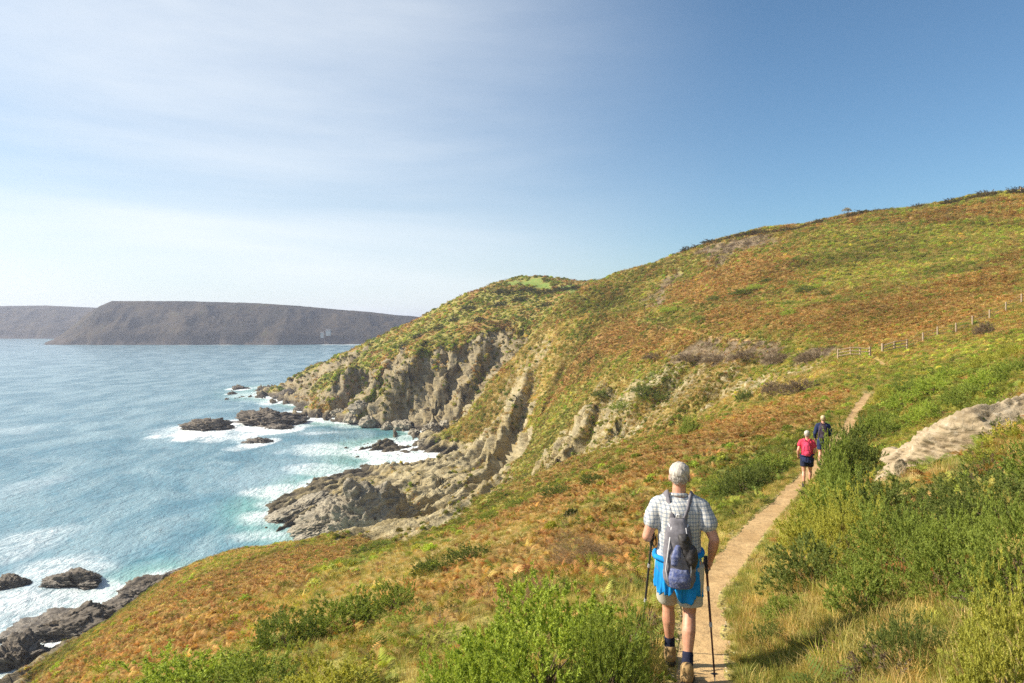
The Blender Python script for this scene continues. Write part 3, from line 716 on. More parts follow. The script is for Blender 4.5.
def grass_tris(seed, n, h, spread, wd=0.004):
    r_ = np.random.default_rng(seed); a = r_.random(n)*6.283; rr_ = spread*np.sqrt(r_.random(n))*0.5
    b = np.stack([rr_*np.cos(a), rr_*np.sin(a), np.zeros(n)-0.02], 1)
    a2 = a+r_.normal(size=n)*0.9; hh = h*(0.5+0.7*r_.random(n)); lean = hh*(0.25+0.7*r_.random(n))
    m = b+np.stack([np.cos(a2)*lean*0.35, np.sin(a2)*lean*0.35, hh*0.62], 1)
    t = b+np.stack([np.cos(a2)*lean, np.sin(a2)*lean, hh*(0.75+0.3*r_.random(n))], 1)
    s = np.stack([-np.sin(a2), np.cos(a2), 0*a2], 1)*wd
    return np.concatenate([np.stack([b-s, b+s, m+s*0.7], 1), np.stack([b-s, m+s*0.7, m-s*0.7], 1), np.stack([m-s*0.7, m+s*0.7, t], 1)])

# ------------------------------------------------------------------ ground plants: one object for each kind nobody could count
GC, GR = GROUND_P.shape[:2]
nfov = len(colpx)
Pv = GROUND_P[:nfov]
el = (Pv[..., 2]-HC)/np.maximum(Pv[..., 1], 0.1)
runmax = np.maximum.accumulate(el, axis=1)
vis = el > runmax-0.012
spy = -el*FX
dpy = np.abs(np.gradient(spy, axis=1)); RRv = RR[:nfov]
seaok = Pv[..., 2] > 1.2
dpath, _hp = path_d(GX[:nfov], GY[:nfov])
def scatter(name, srcs, wfun, size_m, size_r, over, tint, seed, rmin=0, rmax=900, zsc=1.0, align=0.35, pmin=0.36, sink=0.02):
    """instances of srcs over the visible ground; weights from the cover, size grows gently with distance"""
    r_ = np.random.default_rng(seed)
    size = np.maximum(size_m, size_r*0.86*RRv)
    spx = size/RRv*FX
    wgt = wfun*vis*seaok*(np.minimum(dpy, 12)*1.35)/(spx*spx)*over*sstep(rmin*0.85, rmin+0.01, RRv)*sstep(rmax*1.15, rmax, RRv)
    wgt = wgt*((np.abs(dpath) > pmin) | ((Pv[..., 1] > 46) & (Pv[..., 1] < 72)) | ((Pv[..., 1] > 86) & ((np.abs(dpath) > 1.0) | (Pv[..., 1] < 120))))
    wgt[:, :1] = 0; flat = wgt.ravel(); N_ = int(flat.sum()); 
    if N_ < 1: return
    idx = np.searchsorted(np.cumsum(flat), r_.random(N_)*flat.sum()); idx = np.clip(idx, 0, len(flat)-1)
    ci, ri = np.unravel_index(idx, wgt.shape); c2 = np.minimum(ci+1, nfov-1); r2 = np.minimum(ri+1, GR-1)
    a, b = r_.random((2, N_, 1))
    p = (Pv[ci, ri]*(1-a)+Pv[c2, ri]*a)*(1-b)+(Pv[ci, r2]*(1-a)+Pv[c2, r2]*a)*b
    s = size[ci, ri]*(0.6+0.75*r_.random(N_)); p[:, 2] -= sink*s
    me = bpy.data.meshes.new(name+'_points'); me.vertices.add(N_); me.vertices.foreach_set('co', p.astype(np.float32).ravel())
    nn = GROUND_N[:nfov][ci, ri]*align+np.array([0, 0, 1-align])
    rot = np.zeros((N_, 3), np.float32); nn = unit(nn)
    rot[:, 0] = -np.arcsin(np.clip(nn[:, 1], -1, 1)); rot[:, 1] = np.arctan2(nn[:, 0], nn[:, 2]); rz = r_.random(N_)*6.283
    def A(nm, typ, data, key):
        at = me.attributes.new(nm, typ, 'POINT'); at.data.foreach_set(key, np.ascontiguousarray(data).reshape(-1))
    A('tilt', 'FLOAT_VECTOR', rot, 'vector'); A('spin', 'FLOAT_VECTOR', np.stack([rz*0, rz*0, rz], 1).astype(np.float32), 'vector')
    A('size', 'FLOAT', s.astype(np.float32), 'value'); A('pick', 'INT', r_.integers(0, len(srcs), N_).astype(np.int32), 'value')
    tc_ = tint(p, GROUND_CV[:, :nfov][:, ci, ri], r_)
    tc_ = np.clip(tc_*(1+0.42*fbm(p[:, 0]/21, p[:, 1]/21, oct=4, seed=95)+0.2*fbm(p[:, 0]/4, p[:, 1]/4, oct=2, seed=96))[:, None], 0.01, 0.8)
    A('tint', 'FLOAT_COLOR', np.concatenate([tc_, np.ones((N_, 1))], 1).astype(np.float32), 'color')
    o = bpy.data.objects.new(name, me); COL.objects.link(o); o['kind'] = 'stuff'
    ng = bpy.data.node_groups.new(name+' scatter', 'GeometryNodeTree')
    ng.interface.new_socket('Geometry', in_out='INPUT', socket_type='NodeSocketGeometry'); ng.interface.new_socket('Geometry', in_out='OUTPUT', socket_type='NodeSocketGeometry')
    n, l = ng.nodes, ng.links
    gi, go = n.new('NodeGroupInput'), n.new('NodeGroupOutput'); jn = n.new('GeometryNodeJoinGeometry')
    def na(nm, typ):
        q = n.new('GeometryNodeInputNamedAttribute'); q.data_type = typ; q.inputs[0].default_value = nm; return q.outputs[0]
    for k, src in enumerate(srcs):
        oi = n.new('GeometryNodeObjectInfo'); oi.inputs[0].default_value = src
        cmpn = n.new('FunctionNodeCompare'); cmpn.data_type = 'INT'; cmpn.operation = 'EQUAL'; l.new(na('pick', 'INT'), cmpn.inputs[2]); cmpn.inputs[3].default_value = k
        ip = n.new('GeometryNodeInstanceOnPoints'); l.new(gi.outputs[0], ip.inputs[0]); l.new(cmpn.outputs[0], ip.inputs[1]); l.new(oi.outputs['Geometry'], ip.inputs[2])
        l.new(na('tilt', 'FLOAT_VECTOR'), ip.inputs[5]); l.new(na('size', 'FLOAT'), ip.inputs[6])
        ri_ = n.new('GeometryNodeRotateInstances'); l.new(ip.outputs[0], ri_.inputs[0]); l.new(na('spin', 'FLOAT_VECTOR'), ri_.inputs[2])
        l.new(ri_.outputs[0], jn.inputs[0])
    l.new(jn.outputs[0], go.inputs[0])
    md = o.modifiers.new('scatter', 'NODES'); md.node_group = ng
    print(name, N_)
    return o
def src(name, tris): return bpy.data.objects.new(name, tri_mesh(name, tris, M_LEAFI))    # source shapes, not linked to the scene
F_SRC = [src('frond clump', frond_tris(i, 9, 1.0, 10)) for i in range(4)]
G_SRC = [src('grass tuft', grass_tris(i, 46, 0.75, 0.9, 0.011)) for i in range(3)]
L_SRC = [src('leafy mound', leafy_tris(i, 420, 0.55, 0.5, 0.13)) for i in range(4)]
H_SRC = [src('heather tuft', gorse_tris(40+i, 26, 3, 8, 0.5, 0.45, 0.26, 0.07, 0.010)[0]) for i in range(3)]
CV = GROUND_CV[:, :nfov]
def jitter(c, r_, n, v=0.25):
    k = np.exp(r_.normal(size=(n, 1))*v*0.7); return np.clip(np.array(c)*k*np.exp(r_.normal(size=(n, 3))*0.07), 0, 0.8)
def mixcol(r_, n, opts):
    pr = np.array([o_[0] for o_ in opts], float); pr /= pr.sum(); k = r_.choice(len(opts), n, p=pr)
    return jitter(np.array([o_[1] for o_ in opts])[k], r_, n)
def clumped(p, r_, sc, opts_a, opts_b):
    n = len(p); m = fbm(p[:, 0]/sc, p[:, 1]/sc, oct=3, seed=91)+0.35*r_.normal(size=n) > 0.08
    return np.where(m[:, None], mixcol(r_, n, opts_b), mixcol(r_, n, opts_a))
RUSTS = [(4, (0.32, 0.180, 0.060)), (3, (0.39, 0.24, 0.088)), (2, (0.235, 0.105, 0.035)), (1.5, (0.44, 0.29, 0.11)), (0.8, (0.20, 0.19, 0.04))]
RUSTS2 = [(3, (0.39, 0.25, 0.085)), (2, (0.44, 0.32, 0.12)), (1.2, (0.20, 0.19, 0.04)), (2, (0.31, 0.15, 0.045))]
GRN = [(3, (0.31, 0.37, 0.058)), (2, (0.38, 0.40, 0.078)), (1.2, (0.42, 0.37, 0.11)), (0.3, (0.34, 0.21, 0.07))]
GRN2 = [(3, (0.20, 0.25, 0.043)), (2, (0.25, 0.30, 0.052)), (1, (0.34, 0.30, 0.09)), (0.25, (0.12, 0.135, 0.035))]
FINE = [src('gorse sprig', gorse_tris(60+i, 60, 3, 14, 0.55, 0.5, 0.24, 0.06, 0.008)[0]) for i in range(3)]
FARW = sstep(18, 40, RRv)
RB = 1-((dpath > 0)*sstep(13, 8, RRv))*0.93
scatter('bracken', F_SRC, RB*CV[RUST]**0.8, 0.34, 0.0050, 6.5, lambda p, c, r_: clumped(p, r_, 3.0, RUSTS, RUSTS2), 101)
scatter('green_fern', F_SRC, RB*(CV[LUSH]*0.9+CV[GREEN]*0.35), 0.34, 0.0046, 6.0, lambda p, c, r_: clumped(p, r_, 2.0, [(3, (0.19, 0.24, 0.04)), (2, (0.26, 0.29, 0.05)), (1, (0.36, 0.32, 0.08))], [(3, (0.12, 0.16, 0.03)), (2, (0.19, 0.23, 0.04))]), 102)
scatter('ground_shrubs', L_SRC, FARW*(CV[GREEN]*0.65+CV[LUSH]*0.4+CV[RUST]*0.06+CV[TAN]*0.22), 0.40, 0.0050, 2.6, lambda p, c, r_: clumped(p, r_, 16.0, GRN, GRN2), 103, rmin=6, zsc=0.7)
scatter('gorse_cover', FINE, RB*(CV[GREEN]*0.5+CV[LUSH]*0.6+CV[RUST]*0.06+CV[TAN]*0.06), 0.42, 0.0060, 3.0, lambda p, c, r_: clumped(p, r_, 2.5, [(3, (0.30, 0.33, 0.06)), (2, (0.40, 0.38, 0.08))], [(3, (0.17, 0.21, 0.05)), (2, (0.25, 0.28, 0.055))]), 108, rmax=110)
scatter('heather', H_SRC, CV[HEATH]+0.07*CV[RUST]+0.06*CV[TAN]+0.08*CV[GREEN], 0.36, 0.0060, 4.5, lambda p, c, r_: mixcol(r_, len(p), [(4, (0.23, 0.17, 0.125)), (3, (0.17, 0.125, 0.09)), (1, (0.15, 0.15, 0.05)), (1, (0.33, 0.25, 0.16))]), 104)
scatter('grass', G_SRC, (CV[TAN]+0.6*CV[GREEN]+0.30*CV[RUST]+0.2*CV[LUSH]), 0.17, 0.0046, 7.5, lambda p, c, r_: clumped(p, r_, 1.6, [(4, (0.48, 0.36, 0.14)), (3, (0.40, 0.31, 0.11)), (1.5, (0.28, 0.27, 0.06))], [(2, (0.44, 0.34, 0.13)), (3, (0.23, 0.24, 0.05)), (1, (0.55, 0.44, 0.22))]), 105, rmax=300)
scatter('grass_verge', G_SRC, 1.0*(np.abs(dpath) < 2.0)*(RRv < 50), 0.08, 0.0040, 8.0, lambda p, c, r_: clumped(p, r_, 0.8, [(3, (0.38, 0.31, 0.10)), (2, (0.26, 0.26, 0.05)), (2, (0.47, 0.36, 0.15))], [(3, (0.17, 0.20, 0.04)), (2, (0.25, 0.27, 0.05))]), 106, pmin=0.26)
scatter('path_tufts', G_SRC, 0.10*(np.abs(dpath) < 0.34)*(RRv < 50)*sstep(0.0, 0.4, fbm(GX[:nfov]/0.5, GY[:nfov]/0.5, oct=3, seed=78)), 0.06, 0.0035, 5.0, lambda p, c, r_: mixcol(r_, len(p), [(3, (0.36, 0.29, 0.10)), (2, (0.22, 0.23, 0.05))]), 116, pmin=0.12)
scatter('scrub_tussocks', L_SRC+H_SRC, sstep(0.15, 0.75, CV[ROCK])*sstep(-0.1, 0.35, fbm(GX[:nfov]/17, GY[:nfov]/17, oct=3, seed=77))*0.5*(Pv[..., 2] > 6), 0.5, 0.0050, 1.6, lambda p, c, r_: mixcol(r_, len(p), [(3, (0.28, 0.25, 0.07)), (2, (0.17, 0.18, 0.045)), (2, (0.38, 0.30, 0.12))]), 107, rmin=60)

def stone_tris(seed):
    r_ = np.random.default_rng(seed); import bmesh
    bm = bmesh.new(); bmesh.ops.create_icosphere(bm, subdivisions=2, radius=0.5); V = np.array([v.co[:] for v in bm.verts]); V *= (0.75+0.5*facet(V[:, 0]*3+seed, V[:, 1]*3+V[:, 2]*2, seed))[:, None]*np.array([1, 0.8, 0.5])
    T = np.array([[V[v.index] for v in f.verts] for f in bm.faces]); bm.free(); return T
def mat_pebble(t, b):
    t.l.new(t.attr('tint', 'Color', 'INSTANCER'), b.inputs['Base Color']); b.inputs['Roughness'].default_value = 0.9
M_PEB = material('loose stone', mat_pebble)
P_SRC = [bpy.data.objects.new('loose stone', tri_mesh('loose stone', stone_tris(q), M_PEB)) for q in (5, 6, 7)]
scatter('path_stones', P_SRC, 0.30*(np.abs(dpath) < 0.50)*(RRv < 46), 0.022, 0.0030, 1.6, lambda p, c, r_: mixcol(r_, len(p), [(3, (0.42, 0.31, 0.18)), (2, (0.52, 0.43, 0.30)), (2, (0.27, 0.19, 0.11))]), 117, pmin=0.0, sink=0.02)

# ------------------------------------------------------------------ the dirt path
def mat_dirt(t, b):
    g = t.node('ShaderNodeNewGeometry'); pos = g.outputs['Position']
    a = t.noise(pos, 1.1, 4, 0.6); c = t.noise(pos, 9, 5, 0.7); v = t.node('ShaderNodeTexVoronoi'); v.inputs['Scale'].default_value = 26; t.l.new(pos, v.inputs['Vector'])
    k = t.mix(t.rng(a, 0.35, 0.65), (0.52, 0.355, 0.175), (0.41, 0.265, 0.12)); k = t.mix(t.rng(c, 0.4, 0.75, 0, 0.6), k, (0.25, 0.155, 0.075))
    peb = t.math('MULTIPLY', t.rng(v.outputs['Distance'], 0.22, 0.10), t.rng(t.noise(pos, 5, 2), 0.5, 0.62))
    k = t.mix(t.math('MULTIPLY', peb, 0.7), k, (0.52, 0.43, 0.31))
    t.l.new(k, b.inputs['Base Color']); b.inputs['Roughness'].default_value = 0.95; b.inputs['Specular IOR Level'].default_value = 0.15
    bp = t.node('ShaderNodeBump'); bp.inputs['Strength'].default_value = 0.8; bp.inputs['Distance'].default_value = 0.035
    t.l.new(t.math('ADD', c, t.math('MULTIPLY', peb, 0.6)), bp.inputs['Height']); t.l.new(bp.outputs[0], b.inputs['Normal'])
M_DIRT = material('trodden dirt', mat_dirt)
yy_ = np.r_[np.arange(0.2, 20, 0.05), np.arange(20, 60, 0.12), np.arange(60, 83, 0.3)]; cc_ = np.linspace(-1, 1, 25)
YY_, CC_ = np.meshgrid(yy_, cc_, indexing='ij')
f_ = np.interp(YY_, _ys, _xs); g_ = np.interp(YY_, _ys, _fs)
wid = (path_w(YY_)*0+0.54-0.14*sstep(7, 11, YY_)+0.14*fbm(YY_/0.7, YY_*0+CC_.round()*3, oct=4, seed=13))*(1+0.008*YY_)
dd_ = CC_*wid; xq = f_+dd_/np.sqrt(1+g_**2); yq = YY_-dd_*g_/np.sqrt(1+g_**2)
zq = base_h(xq, yq)+0.012+0.022*fbm(xq/0.35, yq/0.35, oct=4, seed=14)-0.02*(1-np.abs(CC_)**2)-0.075*sstep(0.45, 1.0, np.abs(CC_))-1.2*sstep(45, 48, YY_)*sstep(72, 69, YY_)
structure('path', grid_mesh('path', np.stack([xq, yq, zq], -1)), M_DIRT)
YY_, CC_ = np.meshgrid(np.arange(120, 204, 0.5), np.linspace(-1, 1, 9), indexing='ij')
xq = np.interp(YY_, _ys, _xs)+CC_*(0.42+0.2*fbm(YY_/3, YY_*0, oct=3, seed=15)); zq = base_h(xq, YY_)+0.10-0.2*sstep(0.7, 1.0, np.abs(CC_))
structure('path', grid_mesh('path', np.stack([xq, YY_, zq], -1)), M_DIRT)

# ------------------------------------------------------------------ rocks
def mat_rock(name, pale, mid, dark, lichen, wet=False):
    def f(t, b):
        g = t.node('ShaderNodeNewGeometry'); pos = g.outputs['Position']; xyz = t.node('ShaderNodeSeparateXYZ'); t.l.new(pos, xyz.inputs[0])
        tc = t.node('ShaderNodeTexCoord'); ob = tc.outputs['Object']
        mp = t.node('ShaderNodeMapping'); t.l.new(ob, mp.inputs[0]); mp.inputs['Rotation'].default_value = (R(30), R(-35), R(15)); mp.inputs['Scale'].default_value = (0.4, 0.4, 2.4)
        sc_ = 0.9 if wet else 3.2
        a = t.noise(mp.outputs[0], sc_, 6, 0.65, 0.6); c = t.noise(ob, sc_*2.2, 5, 0.7); e = t.noise(ob, sc_*0.5, 4, 0.6)
        k = t.ramp(a, [(0.28, dark), (0.46, mid), (0.68, pale)]); k = t.mix(t.rng(c, 0.52, 0.7, 0, 0.7), k, lichen); k = t.mix(t.rng(e, 0.5, 0.64, 0, 0.5), k, dark)
        if wet: k = t.mix(t.rng(t.math('MULTIPLY_ADD', e, 2.5, xyz.outputs[2]), 2.2, 0.8, 0, 0.75), k, (0.035, 0.030, 0.026)); t.l.new(t.rng(xyz.outputs[2], 0.4, 2.5, 0.35, 0.8), b.inputs['Roughness'])
        else: b.inputs['Roughness'].default_value = 0.9
        t.l.new(k, b.inputs['Base Color']); b.inputs['Specular IOR Level'].default_value = 0.3
        bp = t.node('ShaderNodeBump'); bp.inputs['Strength'].default_value = 0.9; bp.inputs['Distance'].default_value = 0.35 if wet else 0.06
        t.l.new(t.math('ADD', a, t.math('MULTIPLY', c, 0.5)), bp.inputs['Height']); t.l.new(bp.outputs[0], b.inputs['Normal'])
    return material(name, f)
M_SROCK = mat_rock('dark sea rock', (0.21, 0.175, 0.135), (0.12, 0.10, 0.078), (0.05, 0.042, 0.034), (0.15, 0.125, 0.085), True)
M_PROCK = mat_rock('pale outcrop rock', (0.43, 0.35, 0.235), (0.34, 0.265, 0.165), (0.15, 0.11, 0.065), (0.50, 0.44, 0.34))
_ico = None
def rock_mesh(name, seed, size, mat, sub=6, planes=14, rough=0.10, strata=0.0, facets=1.0):
    import bmesh
    r_ = np.random.default_rng(seed); bm = bmesh.new(); bmesh.ops.create_icosphere(bm, subdivisions=sub, radius=1.0)
    V = np.array([v.co[:] for v in bm.verts]); d = unit(V)
    nrm = unit(r_.normal(size=(planes, 3))); off = 0.62+0.3*r_.random(planes)
    dp = d@nrm.T; rr_ = np.where(dp > 0.05, off/np.maximum(dp, 0.05), 9).min(1); rr_ = np.minimum(rr_, 1.15)
    rr_ *= 1+rough*fbm(d[:, 0]*2.3+seed, d[:, 1]*2.3, d[:, 2]*2.3, oct=5, seed=seed, gain=0.6)*1.6
    q = d*rr_[:, None]
    if strata: 
        s_ = q[:, 0]*0.5+q[:, 2]*1.3+q[:, 1]*0.3; q += d*strata*fbm(s_*5+seed, q[:, 1]*1.2, q[:, 0]*0.8, oct=3, seed=seed+4, ridged=True)[:, None]
    if strata: q += d*facets*(0.22*facet(q[:, 0]*2.1+q[:, 2]*1.2+seed, q[:, 1]*2.0-q[:, 2]*1.4, seed+20, 1.3)+0.08*facet(q[:, 0]*5+seed, q[:, 1]*5+q[:, 2]*6, seed+30, 1.3))[:, None]
    q *= np.array(size)
    if strata:
        u1 = (q[:, 0]*0.5+q[:, 2]*1.1+0.5*fbm(q[:, 0]*0.3+seed, q[:, 1]*0.3, q[:, 2]*0.3, oct=2, seed=seed))/max(0.12*min(size), 0.05) % 1.0
        q += d*min(size)*(0.3+0.7*facets)*(0.10*(u1-0.5)+0.13*fbm(q[:, 0]/size[0]*4+seed, q[:, 1]/size[1]*3, q[:, 2]/size[2]*6, oct=5, seed=seed+9, gain=0.62))[:, None]
    for v, c in zip(bm.verts, q): v.co = c
    me = bpy.data.meshes.new(name); bm.to_mesh(me); bm.free(); me.materials.append(mat); me.polygons.foreach_set('use_smooth', [False if sub < 5 else True]*len(me.polygons)); me.update(); return me
def rock(name, loc, size, seed, mat, label, rz=0.0, tilt=(0, 0), group=None, **kw):
    o = link(name, rock_mesh(name, seed, size, mat, **kw)); o.location = loc; o.rotation_euler = (tilt[0], tilt[1], rz)
    tag(o, label, 'rock', group); return o
for px, py, wpx, hpx, dr, sd, lb in ROCKS_AT:
    x0, y0 = rockpix(px, py); hw = 0.5*wpx/FX*y0; hh = hpx/FX*y0
    rock('sea_rock', (x0, y0+hw*0.4, -hh*0.12), (hw*1.12, hw*dr*1.1, hh*0.86), sd+10, M_SROCK, lb, rz=0.1*(sd % 3-1), group='rocks standing in the sea', strata=0.10, rough=0.16)
for px, py, wpx, hpx, dr, sd, rz, lb in [
 (62, 586, 78, 20, 0.5, 21, -0.15, 'long wet brown rock with white water all round it, off the lower left shore'),
 (4, 588, 36, 18, 0.6, 22, 0.2, 'dark shore rock cut by the left edge of the photo, above the ledges'),
 (58, 636, 120, 42, 0.5, 23, 0.35, 'broad grey layered ledge at the lower left shore, largest there'),
 (8, 668, 62, 44, 0.7, 24, 0.1, 'black rounded boulder in the lower left corner of the photo'),
 (150, 598, 92, 34, 0.4, 25, 0.5, 'jagged dark ridge of shore rock where the bracken slope meets the water'),
 (104, 622, 70, 26, 0.5, 26, 0.4, 'dark cracked shore rock between the layered ledge and the jagged ridge'),
 (178, 580, 34, 14, 0.6, 27, 0.3, 'small dark rock tip at the upper end of the jagged shore ridge')]:
    x0, y0 = rockpix(px, py); hw = 0.5*wpx/FX*y0; hh = hpx/FX*y0
    rock('shore_rock', (x0, y0+hw*0.3, -hh*0.1), (hw*1.05, hw*dr*1.2, hh*0.62), sd, M_SROCK, lb, rz=rz, tilt=(0.0, -0.12), group='rocks along the lower left shore', strata=0.10, rough=0.18, facets=0.6)
# ledge crag and boulders at the foot of the far cliff
M_CROCK = mat_rock('cliff rock', (0.40, 0.35, 0.26), (0.27, 0.235, 0.17), (0.11, 0.095, 0.07), (0.45, 0.41, 0.32), True)
for px, py, Y, sx_, sy_, sz_, sd, lb in [
 (372, 528, 153, 8.5, 6, 10, 31, 'tall dark crag standing at the near edge of the pale rock platform'),
 (330, 524, 160, 8, 5, 4.0, 32, 'slanted grey slab left of the dark crag on the rock platform'),
 (300, 512, 176, 8, 6, 2.6, 33, 'low pale slab at the seaward tip of the rock platform')]:
    x0, y0, z0 = pt(px, py, Y); rock('crag', (x0, y0, max(z0, 0)), (sx_, sy_, sz_), sd, M_CROCK, lb, rz=0.4, tilt=(0, -0.35), group='crags on the rock platform', strata=0.14, rough=0.2)
BL = [('beside the cove water at the foot of the dark cliff', 'grey'), ]
spots = [(372, 427, 4.2), (388, 433, 3.4), (402, 428, 4.6), (415, 436, 3.0), (352, 421, 3.6), (431, 430, 3.6), (444, 427, 2.8), (338, 416, 3.0), (424, 440, 2.2), (395, 424, 2.6), (362, 416, 4.4)]
wh = ['left of middle', 'lowest', 'biggest, at the middle', 'low right', 'small left', 'right', 'farthest right', 'farthest left', 'smallest, nearest the platform', 'upper middle', 'tall one under the buttress']
for i, (px, py, r0) in enumerate(spots):
    x0, y0 = cast(px, py); 
    rock('boulder', (x0, y0, max(gz(x0, y0), 0)+r0*0.15), (r0*1.2, r0, r0*0.8), 60+i, M_CROCK, 'fallen boulder at the foot of the dark cove cliff, '+wh[i], rz=i*1.3, group='boulders at the foot of the cove cliff', sub=4, strata=0.1, rough=0.2)
# pale outcrop on the right bank
x0, y0 = 9.45, 13.1
rock('outcrop', (x0, y0, gz(x0, y0)-0.58), (2.85, 1.7, 1.12), 83, M_PROCK, 'large pale slab of weathered rock rising out of the gorse on the right', rz=0.35, tilt=(0.1, -0.24), strata=0.03, rough=0.06, sub=7, planes=9, facets=0.22)
g0 = ground_at(900, 478); rock('block', (g0.x+0.05, g0.y+0.1, g0.z+0.10), (0.15, 0.13, 0.20), 84, M_PROCK, 'small upright block of stone at the left foot of the pale slab', rz=0.4, planes=10)
g0 = ground_at(905, 462); rock('block', (g0.x, g0.y+0.3, g0.z+0.0), (0.42, 0.35, 0.24), 85, M_PROCK, 'yellowish flat block between the upright stone and the pale slab', rz=0.2, planes=10)

# ------------------------------------------------------------------ shrubs, each a thing of its own
def shrub_proto(name, seed, nsh, sub, nn, **kw):
    e = empty(name, (0, 0, 0)); tr, c, up = gorse_tris(seed, nsh, sub, nn, **kw)
    link('foliage', tri_mesh('foliage', tr, M_LEAF), e)
    stems_mb(seed, 14, kw.get('rad', 1.0), kw.get('hgt', 1.0)).build('stem', M_TWIG, e)
    return e
USED = {}
def shrub(key, loc, r0, h0, colr, label, cat='bush', group=None, rz=None):
    proto, kw = KINDS[key]
    if key not in USED: USED[key] = shrub_proto(*proto, **kw); o = USED[key]
    else: o = copy_tree(USED[key])
    for k in ('label', 'group', 'category'):
        if k in o: del o[k]
    o.location = loc; o.scale = (r0, r0, h0); o.rotation_euler = (0, 0, rng.random()*6.28 if rz is None else rz)
    for ch in o.children:
        if ch.name.startswith('foliage'): ch.color = (*colr, 1)
    tag(o, label, cat, group); return o
KINDS = {
 'fine': (('gorse_bush', 201, 1050, 4, 16), dict(shoot=0.15, needle=0.040, wd=0.0062)),
 'fine2': (('gorse_bush', 202, 950, 4, 16), dict(shoot=0.17, needle=0.038, wd=0.0060)),
 'mid': (('gorse_bush', 203, 520, 3, 12), dict(shoot=0.21, needle=0.060, wd=0.010)),
 'mid2': (('gorse_bush', 204, 520, 3, 12), dict(shoot=0.17, needle=0.060, wd=0.010)),
 'far': (('shrub', 205, 300, 3, 6), dict(shoot=0.34, needle=0.12, wd=0.016)),
 'dry': (('heather_bush', 206, 900, 4, 7), dict(shoot=0.24, needle=0.06, wd=0.0032)),
}
BG = (0.36, 0.46, 0.085); MG = (0.25, 0.32, 0.07); DG = (0.155, 0.20, 0.055); YG = (0.42, 0.43, 0.09); DRY = (0.27, 0.20, 0.13); GREY = (0.22, 0.17, 0.13)
def shrub_px(key, px, py, wpx, h0, colr, label, **kw):
    g0 = ground_at(px, py); r0 = 0.5*wpx/FX*g0.y; shrub(key, (g0.x, g0.y, g0.z-0.05), r0, h0, colr, label, **kw); return g0
